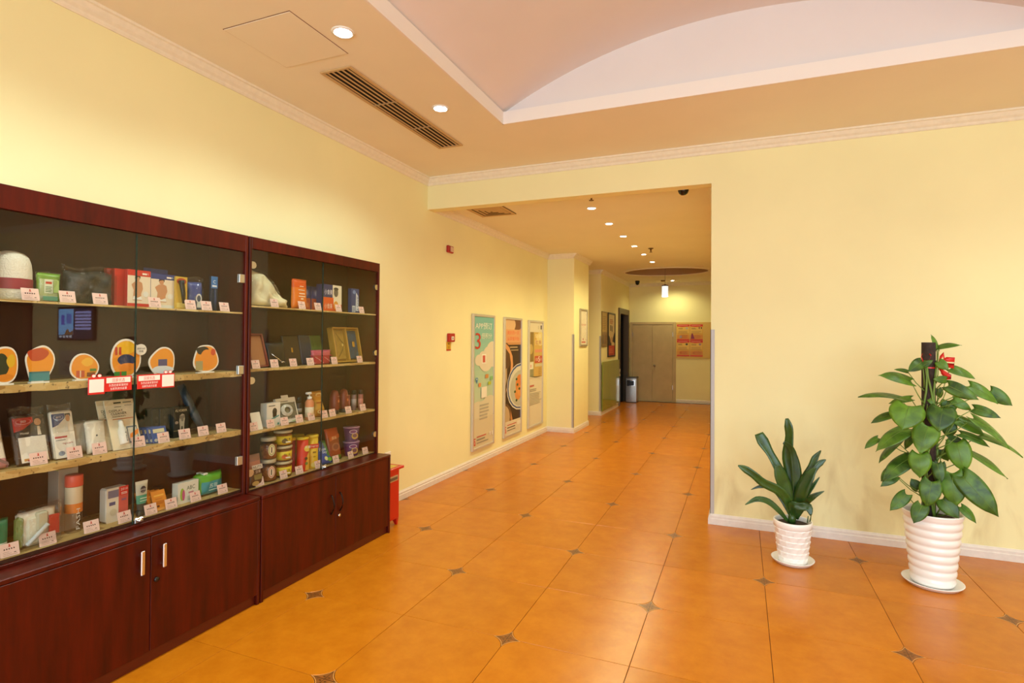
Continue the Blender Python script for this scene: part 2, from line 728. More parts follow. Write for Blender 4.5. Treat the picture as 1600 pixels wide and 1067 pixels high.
def tile_mesh(parity):
    g, n = 0.0012, 6
    # concave bites at two opposite corners where an inset sits
    bites = [(0, 0), (1, 1)] if parity == 0 else [(1, 0), (0, 1)]
    out = []
    for cx, cy in ((0, 0), (1, 0), (1, 1), (0, 1)):
        sx, sy = (1 if cx == 0 else -1), (1 if cy == 0 else -1)
        px, py = cx * T + sx * g, cy * T + sy * g
        if (cx, cy) in bites:
            r = STAR + 0.006
            # the tile's corner is cut by a shallow arc; walk counter-clockwise
            arc = [(px + sx * r * q[0], py + sy * r * q[1]) for q in (bite(k / n) for k in range(n + 1))]
            if cx == cy:
                arc = arc[::-1]
            out += arc
        else:
            out.append((px, py))
    nn = len(out)
    cxm = cym = T / 2
    b = 0.0012
    top = [(x + (cxm - x) * b / 0.3, y + (cym - y) * b / 0.3, 0.0) for x, y in out]
    low = [(x, y, -0.0012) for x, y in out]
    bot = [(x, y, -0.004) for x, y in out]
    mb = MB()
    fs = [tuple(range(nn))]
    fs += [(i, (i + 1) % nn, nn + (i + 1) % nn, nn + i) for i in range(nn)]
    fs += [(nn + i, nn + (i + 1) % nn, 2 * nn + (i + 1) % nn, 2 * nn + i) for i in range(nn)]
    mb.add(top + low + bot, fs, TILE)
    return mb.mesh('floor_tile')


def star(r, n=6):
    """four-pointed concave star"""
    pts = []
    for q in range(4):
        c, s = [(1, 0), (0, 1), (-1, 0), (0, -1)][q], [(0, 1), (-1, 0), (0, -1), (1, 0)][q]
        for k in range(n):
            a, b = bite(k / n)
            pts.append((r * (c[0] * a + s[0] * b), r * (c[1] * a + s[1] * b)))
    return pts


def inset_mesh():
    mb = MB()
    outer, inner, core = star(STAR + 0.004), star(STAR * 0.93), star(STAR * 0.87)
    n = len(outer)
    z = -0.0003
    mb.add([(x, y, z) for x, y in outer] + [(x, y, z) for x, y in inner], [(i, (i + 1) % n, n + (i + 1) % n, n + i) for i in range(n)], INSET_L)
    mb.add([(x, y, z) for x, y in inner] + [(x, y, z) for x, y in core], [(i, (i + 1) % n, n + (i + 1) % n, n + i) for i in range(n)], INSET_D)
    mb.add([(x, y, z) for x, y in core] + [(0, 0, z)], [(i, (i + 1) % n, n) for i in range(n)], INSET_M)
    # cross lines and four small ornaments, drawn in the glaze
    z2 = 0.0
    w = 0.0018
    L = STAR * 0.80
    mb.add([(-L, -w, z2), (L, -w, z2), (L, w, z2), (-L, w, z2)], [(0, 1, 2, 3)], INSET_D)
    mb.add([(-w, -L, z2), (w, -L, z2), (w, L, z2), (-w, L, z2)], [(0, 1, 2, 3)], INSET_D)
    for a in range(4):
        an = PI / 4 + a * PI / 2
        cx, cy = 0.019 * math.cos(an), 0.019 * math.sin(an)
        r = 0.008
        mb.add([(cx + r * math.cos(an + k * PI / 2), cy + r * 0.6 * math.sin(an + k * PI / 2), z2 + 0.0001) for k in range(4)], [(0, 1, 2, 3)], INSET_D)
    # side walls down to the bed
    mb.add([(x, y, z) for x, y in outer] + [(x, y, -0.004) for x, y in outer], [(i, (i + 1) % n, n + (i + 1) % n, n + i) for i in range(n)], INSET_L)
    return mb.mesh('corner_inset')


TM = [tile_mesh(0), tile_mesh(1)]
IM = inset_mesh()
cells = [(i, j) for i in range(-1, 13) for j in range(-10, 4)] + [(i, j) for i in range(-1, 4) for j in range(4, 18)] + [(i, j) for i in (-2, -3) for j in (11, 12, 13)]
for i, j in cells:
    link('floor_tile', TM[(i + j) % 2], floor, (i * T, j * T, 0))
verts = set()
for i, j in cells:
    for a in (0, 1):
        for b in (0, 1):
            if (i + a + j + b) % 2 == 0:
                verts.add((i + a, j + b))
for i, j in sorted(verts):
    link('corner_inset', IM, floor, (i * T, j * T, 0))

# walls
W = 0.24
struct(MB().box(XL - W, XL, -6.2, 5.85, 0, 3.8, WALL).build('wall_left'))
struct(MB().box(XL - W, -0.175, 5.85, 6.74, 0, 3.0, WALL).build('wall_pillar'))
p = MB()
p.box(-2.4, XL - W, 6.5, 6.74, 0, 3.0, WALL)
p.box(-2.5, -2.3, 6.74, 8.0, 0, 3.0, WALL)
struct(p.build('wall_passage'))
p = MB()
p.box(-2.5, -0.26, 8.0, 9.66, 0, 3.0, WALL)
p.box(-0.5, -0.26, 9.66, 10.80, 2.16, 3.0, WALL)
p.box(-2.5, -0.26, 10.80, YE, 0, 3.0, WALL)
struct(p.build('wall_hall_left'))
struct(MB().box(-2.5, XH + 0.4, YE, YE + 0.2, 0, 3.0, WALL).build('wall_hall_end'))
struct(MB().box(XH, XH + 0.4, YB + W, YE, 0, 3.0, WALL).build('wall_hall_right'))
struct(MB().box(XH, 8.2, YB, YB + W, 0, 3.8, WALL_B).build('wall_back'))
struct(MB().box(XL, XH, YB, YB + 0.12, 2.745, 3.8, WALL_B).build('wall_beam'))
struct(MB().box(8.0, 8.2, -6.0, YB, 0, 3.8, WALL).build('wall_right'))
p = MB()
fw_y = (-6.2, -6.0)
p.box(XL, 0.6, *fw_y, 0, 3.8, WALL)
p.box(3.8, 4.4, *fw_y, 0, 3.8, WALL)
p.box(7.6, 8.2, *fw_y, 0, 3.8, WALL)
for a, b in ((0.6, 3.8), (4.4, 7.6)):
    p.box(a, b, *fw_y, 2.75, 3.8, WALL)
    p.box(a, b, *fw_y, 0, 0.15, WALL)
struct(p.build('wall_front'))
for n, (a, b) in enumerate(((0.6, 3.8), (4.4, 7.6))):
    wn = MB()
    for x in (a + 0.03, (a + b) / 2, b - 0.03):
        wn.box(x - 0.03, x + 0.03, -6.14, -6.06, 0.15, 2.75, ALU)
    for z in (0.18, 2.72):
        wn.box(a, b, -6.14, -6.06, z - 0.03, z + 0.03, ALU)
    fr = struct(wn.build('window_%d' % (n + 1)))
    for k in (0, 1):
        x0 = a + 0.06 + k * (b - a) / 2
        MB().box(x0 - 0.03, x0 + (b - a) / 2 - 0.06, -6.105, -6.095, 0.2, 2.7, GLASS).build('pane', fr)

# lobby ceiling: soffit round a vaulted tray
TX0, TX1, TY0, TY1 = 0.63, 3.93, -4.4, 1.19
ZT = 3.135
p = MB()
for x0, x1, y0, y1 in ((XL, TX0, -6.0, YB), (TX1, 8.0, -6.0, YB), (TX0, TX1, TY1, YB), (TX0, TX1, -6.0, TY0)):
    p.box(x0, x1, y0, y1, ZC, ZT, CEIL)
struct(p.build('ceiling'))
for n, (x0, x1, y0, y1) in enumerate(((TX0 - 0.002, TX0 + 0.012, TY0, TY1), (TX1 - 0.012, TX1 + 0.002, TY0, TY1), (TX0, TX1, TY1 - 0.012, TY1 + 0.002), (TX0, TX1, TY0 - 0.002, TY0 + 0.012))):
    struct(MB().box(x0, x1, y0, y1, ZC - 0.001, ZT + 0.006, WHITE).build('trim_%d' % (n + 1)))
# vault: a shallow barrel along Y with a lunette at each end
vx0, vx1, rise = TX0 - 0.03, TX1 + 0.03, 0.425
hw = (vx1 - vx0) / 2
R = (hw * hw + rise * rise) / (2 * rise)
N = 40
arc = []
for k in range(N + 1):
    x = vx0 + (vx1 - vx0) * k / N
    arc.append((x, ZT + rise - (R - math.sqrt(R * R - (x - (vx0 + hw)) ** 2))))
vy0, vy1 = TY0 - 0.03, TY1 + 0.03
p = MB()
p.add([(x, vy0, z) for x, z in arc] + [(x, vy1, z) for x, z in arc], [(k, k + 1, N + 2 + k, N + 1 + k) for k in range(N)], CEIL_W, True)
struct(p.build('ceiling_vault'))
for n, y in enumerate((vy1, vy0)):
    p = MB()
    d = 0.05 if n == 0 else -0.05
    o = [(x, y, z) for x, z in arc]
    p.add(o + [(x, y + d, z) for x, _, z in o], [tuple(range(N + 1)), tuple(range(N + 1, 2 * N + 2))] + [(k, k + 1, N + 2 + k, N + 1 + k) for k in range(N)], CEIL_W)
    struct(p.build('ceiling_lunette_%d' % (n + 1)))
struct(MB().box(XL - W, 8.2, -6.2, YB + W, 3.8, 3.9, CEIL).build('ceiling_light_seal'))  # unseen slab added over the vault to stop world light leaking in

# hall ceiling with an oval recess
ec, erx, ery, edep = (0.885, 8.66), 0.80, 0.62, 0.24
NE = 48
el = [(ec[0] + erx * math.cos(2 * PI * k / NE), ec[1] + ery * math.sin(2 * PI * k / NE)) for k in range(NE)]
p = MB()
p.box(-2.5, XH + 0.2, YB + 0.12, 7.6, ZH, ZH + 0.3, CEIL)
p.box(-2.5, XH + 0.2, 9.7, YE + 0.1, ZH, ZH + 0.3, CEIL)
# square with an oval hole: bridge each oval point to the border
sq = []
for k in range(NE):
    a = 2 * PI * k / NE
    cx, cy = math.cos(a), math.sin(a)
    bx0, bx1, by0, by1 = -2.5, XH + 0.2, 7.6, 9.7
    tx = ((bx1 - ec[0]) / cx if cx > 1e-9 else (bx0 - ec[0]) / cx if cx < -1e-9 else 1e9)
    ty = ((by1 - ec[1]) / cy if cy > 1e-9 else (by0 - ec[1]) / cy if cy < -1e-9 else 1e9)
    t = min(tx, ty)
    sq.append((ec[0] + cx * t, ec[1] + cy * t))
vs = [(x, y, ZH) for x, y in el] + [(x, y, ZH) for x, y in sq]
fs = [(k, (k + 1) % NE, NE + (k + 1) % NE, NE + k) for k in range(NE)]
cor = [(bx1, by1), (bx0, by1), (bx0, by0), (bx1, by0)]
for c in cor:   # fill the four border corners
    an = math.atan2(c[1] - ec[1], c[0] - ec[0]) % (2 * PI)
    k = int(an / (2 * PI / NE))
    vs.append((c[0], c[1], ZH))
    fs.append((NE + k, NE + (k + 1) % NE, len(vs) - 1))
p.add(vs, fs, CEIL)
p.add([(x, y, ZH) for x, y in el] + [(x, y, ZH + edep) for x, y in el], [(k, (k + 1) % NE, NE + (k + 1) % NE, NE + k) for k in range(NE)], mat('recess_band', 'A5825A', 0.6), True)  # inner band of the recess, a brown darker than the ceiling colour
p.add([(x, y, ZH + edep) for x, y in el], [tuple(range(NE))], CEIL)
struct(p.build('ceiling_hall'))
# raised plaster rim round the oval recess
p = MB()
el2 = [(ec[0] + (erx + 0.07) * math.cos(2 * PI * k / NE), ec[1] + (ery + 0.07) * math.sin(2 * PI * k / NE)) for k in range(NE)]
vs = [(x, y, ZH - 0.012) for x, y in el] + [(x, y, ZH - 0.012) for x, y in el2] + [(x, y, ZH) for x, y in el2] + [(x, y, ZH) for x, y in el]
fs = []
for r in range(4):
    r2 = (r + 1) % 4
    fs += [(r * NE + k, r * NE + (k + 1) % NE, r2 * NE + (k + 1) % NE, r2 * NE + k) for k in range(NE)]
p.add(vs, fs, CEIL)
struct(p.build('trim_5'))

# cornices
CPROF = [(0, 0), (0.006, 0), (0.012, 0.008), (0.016, 0.02), (0.03, 0.032), (0.042, 0.05), (0.046, 0.056), (0.056, 0.06), (0.058, 0.072), (0, 0.072)]


def cornice(name, zc, runs):
    mb = MB()
    for p0, p1, out in runs:
        mb.sweep([(o, zc - 0.072 + z) for o, z in CPROF], p0, p1, out, PLASTER)
    return struct(mb.build(name))


cornice('trim_6', ZC, [((XL, -6.0), (XL, YB), (1, 0))])
cornice('trim_7', ZC, [((XL, YB), (8.0, YB), (0, -1))])
cornice('trim_8', ZC, [((8.0, -6.0), (8.0, YB), (-1, 0))])
cornice('trim_9', ZH, [((XL, YB + 0.12), (XL, 5.85), (1, 0)), ((XL, 5.85), (-0.175, 5.85), (0, -1)), ((-0.175, 5.85 - 0.058), (-0.175, 6.74 + 0.058), (1, 0)),
                       ((-0.175, 6.74), (-2.3, 6.74), (0, 1)), ((-2.3, 8.0), (-0.26, 8.0), (0, -1)), ((-0.26, 8.0 - 0.058), (-0.26, YE), (1, 0))])
cornice('trim_10', ZH, [((-0.26, YE), (XH, YE), (0, -1)), ((XH, YB + W), (XH, YE), (-1, 0))])

# skirting
SPROF = [(0, 0), (0.018, 0), (0.018, 0.045), (0.014, 0.05), (0.014, 0.066), (0.008, 0.074), (0.004, 0.082), (0, 0.082)]


def skirt(name, runs):
    mb = MB()
    for p0, p1, out in runs:
        mb.sweep(SPROF, p0, p1, out, SKIRT)
    return struct(mb.build(name))


skirt('baseboard_left', [((XL, 1.05), (XL, 5.85), (1, 0))])
skirt('baseboard_pillar', [((XL, 5.85), (-0.175, 5.85), (0, -1)), ((-0.175, 5.832), (-0.175, 6.74), (1, 0))])
skirt('baseboard_hall', [((-2.3, 8.0), (-0.26, 8.0), (0, -1)), ((-0.26, 7.982), (-0.26, 9.62), (1, 0)), ((0.86, YE), (XH, YE), (0, -1))])
skirt('baseboard_back', [((XH, YB), (8.0, YB), (0, -1)), ((XH, YB - 0.018), (XH, YE), (-1, 0))])

# grey corner guards
def guard(name, x, y, sx, sy, z0, z1):
    mb = MB()
    t, w = 0.004, 0.028
    xa, xb = sorted((x - sx * t, x + sx * w))
    mb.box(xa, xb, *sorted((y - sy * t, y)), z0, z1, GUARD)
    ya, yb = sorted((y - sy * t, y + sy * w))
    mb.box(*sorted((x - sx * t, x)), ya, yb, z0, z1, GUARD)
    return mb.build(name)


tag(guard('corner_guard', XH, YB, 1, 1, 0.084, 1.56), 'grey plastic corner guard on the wall edge left of the plants', 'corner guard', 'corner guards')
tag(guard('corner_guard', -0.175, 5.85, -1, 1, 0.084, 1.55), 'grey plastic corner guard on the pillar edge in the hall', 'corner guard', 'corner guards')
tag(guard('corner_guard', -0.26, 8.0, -1, 1, 0.084, 1.54), 'grey plastic corner guard beside the green glass panel', 'corner guard', 'corner guards')


# ================================================================== LIGHTS OF THE PLACE
def downlight(x, y, z, label, group, energy, r=0.045, spot=2.45, color=WARM):
    t = thing('downlight', label, 'downlight', (x, y, z), group=group)
    mb = MB()
    mb.lathe([(r + 0.012, 0.002), (r + 0.014, -0.004), (r + 0.004, -0.008), (r, -0.006), (r, 0.0)], 24, WHITE_P, cap0=False, cap1=False)
    mb.build('trim_ring', t)
    b = MB()
    b.lathe([(0.0001, -0.008), (r * 0.6, -0.0065), (r * 0.98, -0.002)], 20, mat('lamp_glow', 'FFFFFF', 0.5, emit=('FFF3E6', 30.0)), cap0=False, cap1=True)
    b.build('bulb', t)
    l = bpy.data.lights.new('downlight_beam', 'SPOT')
    l.energy, l.color = energy, color
    l.spot_size, l.spot_blend = spot, 0.7
    l.shadow_soft_size = 0.05
    lo = bpy.data.objects.new('downlight_beam', l)
    COL.objects.link(lo)
    lo.parent = t
    lo.location = (0, 0, -0.02)
    return t


downlight(0.357, -0.236, ZC, 'lit ceiling downlight beside the flush access panel', 'lobby downlights', SPOT)
downlight(0.352, 0.767, ZC, 'lit ceiling downlight beside the long slatted air vent', 'lobby downlights', SPOT)
for k in range(4):
    downlight(0.355, -1.24 - k, ZC, 'lit ceiling downlight on the left soffit, %s one behind the access panel' % ('first', 'second', 'third', 'fourth')[k], 'lobby downlights out of view', SPOT)
for k in range(3):
    downlight(4.35, 0.767 - 2 * k, ZC, 'lit downlight beside the right edge of the vault, %s from the back wall' % ('first', 'second', 'third')[k], 'lobby downlights out of view', SPOT)
    downlight(6.2, 0.767 - 2 * k, ZC, 'lit downlight in the soffit before the wall screen, %s from the back wall' % ('first', 'second', 'third')[k], 'lobby downlights out of view', SPOT)
hall_l = [(2.99, 'nearest of the hall ceiling downlights, just past the beam'), (3.80, 'second hall ceiling downlight counted from the beam'), (4.63, 'third hall ceiling downlight counted from the beam'),
          (5.44, 'fourth hall ceiling downlight counted from the beam'), (6.26, 'fifth hall ceiling downlight counted from the beam'), (7.15, 'sixth hall ceiling downlight, just before the oval recess')]
for y, lb in hall_l:
    downlight(0.84, y, ZH, lb, 'hall downlights', SPOT_HALL, r=0.040, spot=2.75, color=WARM_HALL)
downlight(0.82, 10.35, ZH, 'lit downlight past the pendant lamp at the hall end', 'hall downlights', SPOT_HALL, r=0.040, spot=2.75, color=WARM_HALL)

# pendant lamp of glass rods
t = thing('pendant_lamp', 'lit pendant lamp of vertical glass rods hanging in the hall', 'lamp', (0.868, 8.66, 2.32))
rods = mat('lit_glass_rods', 'F4F8F4', 0.2, emit=('DCE8E4', 0.75))
MB().lathe([(0.045, 0.215), (0.062, 0.215), (0.062, 0.232), (0.02, 0.24), (0.008, 0.25)], 20, mat('bronze', '6A4A2A', 0.4, 0.8)).build('cap', t)
for k in range(12):
    a = 2 * PI * k / 12
    MB().lathe([(0.012, 0.02), (0.012, 0.215)], 8, rods, c=(0.05 * math.cos(a), 0.05 * math.sin(a), 0)).build('glass_rod', t)
MB().lathe([(0.03, 0.0), (0.06, 0.002), (0.062, 0.018), (0.03, 0.02)], 20, mat('lamp_ring_glow', 'FFFFFF', 0.3, emit=('FFFFFF', 2.5))).build('bottom_ring', t)
MB().lathe([(0.02, 0.03), (0.02, 0.2)], 12, mat('lamp_core', 'FFFFFF', 0.4, emit=('FFF6E8', 3.0))).build('bulb', t)
MB().lathe([(0.0025, 0.25), (0.0025, ZH + edep - 2.32)], 8, BLACK).build('cord', t)
MB().lathe([(0.035, ZH + edep - 0.02 - 2.32), (0.035, ZH + edep - 2.32)], 16, WHITE_P).build('ceiling_rose', t)


# ================================================================== DISPLAY CABINETS
XF, XU = -0.20, -0.315        # front of the base, front of the glass part
ZB = 0.592                    # top of the base


def cabinet(label, y0, y1, mid, head, shelves, style):
    t = thing('display_cabinet', label, 'cabinet', (XL, (y0 + y1) / 2, 0), group='wooden display cabinets')
    ox, oy = XL, (y0 + y1) / 2

    def bx(name, x0, x1, a, b, z0, z1, mt, bev=0.0015, parent=t, off=(ox, oy)):
        return MB().box(x0 - off[0], x1 - off[0], a - off[1], b - off[1], z0, z1, mt, bev).build(name, parent)
    e = 0.004
    s = 0.018
    back = XL + 0.004
    # base
    bx('base_side', back, XF, y0 + e, y0 + e + s, 0, ZB - 0.02, WOOD)
    bx('base_side', back, XF, y1 - e - s, y1 - e, 0, ZB - 0.02, WOOD)
    xf = XF - (0.0 if style == 2 else 0.004)
    bx('counter_top', back, xf + 0.002, y0 + e, y1 - e, ZB - 0.02, ZB, WOOD, 0.003)
    bx('kick_board', XF - 0.035, XF - 0.02, y0 + e + s, y1 - e - s, 0, 0.055, WOOD_EDGE)
    bx('base_back', back, back + 0.01, y0 + e + s, y1 - e - s, 0.05, ZB - 0.02, WOOD_IN)
    bx('base_bottom', back + 0.01, XF - 0.02, y0 + e + s, y1 - e - s, 0.055, 0.07, WOOD_IN)
    g = 0.0015
    inset = s if style == 2 else 0.0
    zt = ZB - 0.0215
    dl = bx('base_door', XF - 0.018, XF - (0.004 if style == 2 else 0.001), y0 + e + inset + g, mid - g, 0.057, zt, WOOD)
    dr = bx('base_door', XF - 0.018, XF - (0.004 if style == 2 else 0.001), mid + g, y1 - e - inset - g, 0.057, zt, WOOD)
    if style == 1:
        for par, yy in ((dl, mid - 0.048), (dr, mid + 0.052)):
            h = MB()
            h.box(XF + 0.012 - ox, XF + 0.022 - ox, yy - 0.009 - oy, yy + 0.009 - oy, 0.418, 0.526, CHROME, 0.003)
            h.box(XF - 0.002 - ox, XF + 0.014 - ox, yy - 0.004 - oy, yy + 0.004 - oy, 0.432, 0.442, CHROME)
            h.box(XF - 0.002 - ox, XF + 0.014 - ox, yy - 0.004 - oy, yy + 0.004 - oy, 0.502, 0.512, CHROME)
            h.build('handle', par)
        lk = MB().lathe([(0.0, 0.0), (0.011, 0.0), (0.011, 0.006), (0.004, 0.009)], 16, BLACK).build('lock', dr, (XF - 0.001 - ox, mid + 0.026 - oy, 0.37), (0, PI / 2, 0))
    else:
        for par, sg in ((dl, -1), (dr, 1)):
            pts = []
            for k in range(9):
                a = -1 + 2 * k / 8
                pts.append((XF + 0.024 * (1 - a * a) - 0.002 - ox, mid + sg * (0.042 - 0.012 * (1 - a * a) * 0) - oy, 0.388 + 0.062 * a))
            MB().tube(pts, 0.0045, 8, mat('dark_bronze_pull', '2A1A12', 0.3, 0.7)).build('handle', par)
        MB().lathe([(0.0, 0.0), (0.011, 0.0), (0.011, 0.004), (0.004, 0.007)], 16, CHROME).build('lock', dr, (XF - 0.003 - ox, mid + 0.038 - oy, 0.298), (0, PI / 2, 0))
    # glazed upper part
    zr = 2.045
    bx('upper_side', back, XU, y0 + e, y0 + e + s, ZB, zr, WOOD)
    bx('upper_side', back, XU, y1 - e - s, y1 - e, ZB, zr, WOOD)
    bx('upper_back', back, back + 0.008, y0 + e + s, y1 - e - s, ZB, zr, WOOD_IN)
    bx('top_board', back + 0.008, XU - 0.02, y0 + e + s, y1 - e - s, zr - 0.018, zr, WOOD_IN)
    bx('header_board', XU - 0.02, XU, y0 + e + s, y1 - e - s, head, zr, WOOD)
    zlow = ZB + 0.002
    if style == 1:
        bx('bottom_rail', XU - 0.02, XU, y0 + e + s, y1 - e - s, ZB, 0.606, WOOD)
        zlow = 0.608
    for k in range(3):
        yy = y0 + (y1 - y0) * (0.18 + 0.32 * k)
        MB().lathe([(0.03, -0.004), (0.033, -0.002), (0.033, 0.0)], 20, ALU).build('puck_light', t, ((XU + back) / 2 + 0.03 - ox, yy - oy, zr - 0.018))
    # shelves with patterned paper
    for z, lip in shelves:
        sh = bx('shelf', back + 0.008, XU - 0.022, y0 + e + s, y1 - e - s, z - 0.008, z - 0.0006, WOOD_IN, 0.0)
        mb = MB()
        n = 40
        ya, yb = y0 + e + s - oy, y1 - e - s - oy
        xb, xfr = back + 0.009 - ox, XU - 0.0205 - ox
        rows = []
        for k in range(n + 1):
            yy = ya + (yb - ya) * k / n
            wob = lip * (1 + 0.05 * math.sin(k * 1.7) + 0.04 * math.sin(k * 0.61 + z))
            rows.append([(xb, yy, z), (xfr, yy, z), (xfr + 0.001, yy, z - 0.003), (xfr + 0.0015 + 0.0015 * math.sin(k * 0.9), yy, z - 0.003 - wob)])
        vs = [q for r in rows for q in r]
        fs = [(4 * k + c, 4 * k + c + 1, 4 * k + 5 + c, 4 * k + 4 + c) for k in range(n) for c in range(3)]
        mb.add(vs, fs, PAPER)
        mb.build('shelf_paper', sh)
    # lining of the bottom
    zb2 = shelves_bottom = (0.622 if style == 1 else 0.602)
    bx('bottom_board', back + 0.008, XU - 0.022, y0 + e + s, y1 - e - s, ZB, zb2 - 0.002, WOOD_IN, 0.0)
    MB().box(back + 0.009 - ox, XU - 0.021 - ox, y0 + e + s - oy, y1 - e - s - oy, zb2 - 0.002, zb2, PAPER).build('bottom_paper', t)
    # glass doors
    gx0, gx1 = XU - 0.016, XU - 0.010
    ga, gb = y0 + e + s + 0.002, y1 - e - s - 0.002
    edge = mat('glass_edge', '24352C', 0.2)
    for (a, b) in ((ga, mid - 0.0015), (mid + 0.0015, gb)):
        d = MB().box(gx0 - ox, gx1 - ox, a - oy, b - oy, zlow, head - 0.003, GLASS).build('glass_door', t)
        left = a == ga
        hy = a if left else b
        ye = (b - 0.001, b + 0.0008) if left else (a - 0.0008, a + 0.001)
        MB().box(gx0 - ox, gx1 - ox, ye[0] - oy, ye[1] - oy, zlow, head - 0.003, edge).build('polished_edge', d)
        if style == 1:
            zs = (1.80, 1.29, 0.785) if not left else (1.80, 0.785)
            for z in zs:
                ya, yb = (hy - 0.004, hy + 0.034) if left else (hy - 0.034, hy + 0.004)
                h = MB().box(gx1 - ox, gx1 + 0.006 - ox, ya - oy, yb - oy, z - 0.024, z + 0.024, ALU, 0.002)
                h.box(gx0 - 0.005 - ox, gx0 - ox, ya - oy, yb - oy, z - 0.024, z + 0.024, ALU, 0.001)
                h.build('hinge_clip', d)
        else:
            for z in (1.885, 1.225, 0.70) if left else (1.86, 1.36, 0.74):
                mb = MB()
                pts = [(0, -0.02), (0.018, -0.02), (0.03, -0.012), (0.034, 0), (0.03, 0.012), (0.018, 0.02), (0, 0.02)]
                sg = 1 if left else -1
                for x0, x1 in ((gx1, gx1 + 0.005), (gx0 - 0.004, gx0)):
                    v1 = [(x0 - ox, hy + sg * a - oy, z + b2) for a, b2 in pts]
                    v2 = [(x1 - ox, hy + sg * a - oy, z + b2) for a, b2 in pts]
                    n = len(pts)
                    mb.add(v1 + v2, [tuple(range(n)), tuple(range(n, 2 * n))] + [(i, (i + 1) % n, n + (i + 1) % n, n + i) for i in range(n)], ALU)
                mb.build('hinge_clip', d)
        if not left:
            mb = MB()
            mb.box(gx1 - ox, gx1 + 0.008 - ox, mid + 0.004 - oy, mid + 0.045 - oy, zlow + 0.002, zlow + 0.026, CHROME, 0.003)
            mb.lathe([(0.009, 0), (0.009, 0.012), (0.004, 0.014)], 14, CHROME)
            n0 = len(mb.v)
            cyl = mb.v[-3 * 14:]
            for i, (a, b2, c) in enumerate(cyl):
                mb.v[n0 - 42 + i] = (gx1 + 0.006 + c - ox, mid + 0.024 + a - oy, zlow + 0.014 + b2)
            mb.build('glass_lock', d)
    return t


CAB1 = [(1.612, 0.006), (1.283, 0.027), (0.955, 0.027)]
CAB2 = [(1.655, 0.006), (1.29, 0.012), (0.93, 0.012)]
cabinet('mahogany glass display cabinet nearest the camera with bar handles', -1.42, -0.2, -0.815, 1.952, CAB1, 1)
cabinet('mahogany glass display cabinet beside the red box with curved black handles', -0.2, 1.02, 0.41, 1.978, CAB2, 2)

S11, S12, S13, S14 = 1.612, 1.283, 0.955, 0.622
S21, S22, S23, S24 = 1.655, 1.29, 0.93, 0.602

# ================================================================== GOODS ON THE SHELVES
def place(o, X, y, z, rz=0.0, lean=0.0, d=0.0):
    o.location = (X, y, z + abs(math.sin(lean)) * d + 0.0005)
    o.rotation_euler = (0, -lean, rz)
    return o


def carton(name, label, cat, X, y, z, w, h, d, col, prints=None, rz=0.0, lean=0.0, bev=0.001, group=None, rough=0.4, lid=None):
    """box with its printed front at local x = 0"""
    mb = MB()
    mb.box(-d, 0, -w / 2, w / 2, 0, h, col if not isinstance(col, str) else pm(col, rough), bev)
    if lid:
        mb.box(-d - 0.0005, 0.0004, -w / 2 - 0.0005, w / 2 + 0.0005, h - lid[0], h + 0.0006, pm(lid[1], rough), bev)
    o = tag(mb.build(name), label, cat, group)
    place(o, X, y, z, rz, lean, d)
    if prints:
        P = Print(w, h, x=0.0009)
        prints(P)
        P.build('printed_front', o)
    return o


def pillow(w, h, d, fn, nu=12, nv=14, crimp=0.0, wob=0.0, seed=0, sag=0.0):
    """soft bag, front at +x; fn(u, v, front) -> material"""
    rnd = random.Random(seed)
    ph = [rnd.random() * 6 for _ in range(6)]
    mb = MB()
    for side in (1, -1):
        vs = []
        for j in range(nv + 1):
            v = j / nv
            for i in range(nu + 1):
                u = i / nu
                ev = max(0.0, 1 - abs(2 * v - 1) ** 4)
                eu = max(0.0, 1 - abs(2 * u - 1) ** 3)
                if crimp and v > 1 - crimp:
                    ev = 0.02
                b = d / 2 * math.sqrt(ev * eu)
                if sag:
                    b *= 1 + sag * (0.5 - v)
                n = wob * (math.sin(9 * u + ph[0] + 5 * v) * math.sin(8 * v + ph[1]) + 0.6 * math.sin(17 * u - 7 * v + ph[2])) * math.sqrt(ev * eu)
                pinch = 1 - 0.05 * math.sin(PI * v) * (1 - 0)
                vs.append((side * b + n * (1 if side > 0 else 0.5), (u - 0.5) * w * pinch, v * h + wob * 0.8 * math.sin(7 * u + ph[3]) * (v > 0.9)))
        for j in range(nv):
            for i in range(nu):
                q = (j * (nu + 1) + i, j * (nu + 1) + i + 1, (j + 1) * (nu + 1) + i + 1, (j + 1) * (nu + 1) + i)
                mt = fn((i + 0.5) / nu, (j + 0.5) / nv, side > 0)
                mt = pm(mt, 0.35) if isinstance(mt, str) else mt
                mb.add([vs[k] for k in q], [(0, 1, 2, 3)], mt, True)
    me = mb.mesh('pouch')
    bm = bmesh.new()
    bm.from_mesh(me)
    bmesh.ops.remove_doubles(bm, verts=bm.verts, dist=0.0002)
    bmesh.ops.recalc_face_normals(bm, faces=bm.faces)
    bm.to_mesh(me)
    bm.free()
    return me


def pouch(name, label, cat, X, y, z, w, h, d, fn, rz=0.0, lean=0.0, film=None, prints=None, group=None, **k):
    o = tag(link(name, pillow(w, h, d, fn, **k)), label, cat, group)
    place(o, X - d / 2, y, z, rz, lean, d / 2)
    if film:
        fm = link('clear_bag', pillow(w * film[0], h * film[1], d * film[2], lambda u, v, f: FILM, wob=film[3], seed=k.get('seed', 0) + 5, crimp=0.08), o)
        fm.location = (0, 0, 0)
    if prints:
        P = Print(w, h, x=d / 2 + 0.0015)
        prints(P)
        P.build('printed_front', o)
    return o


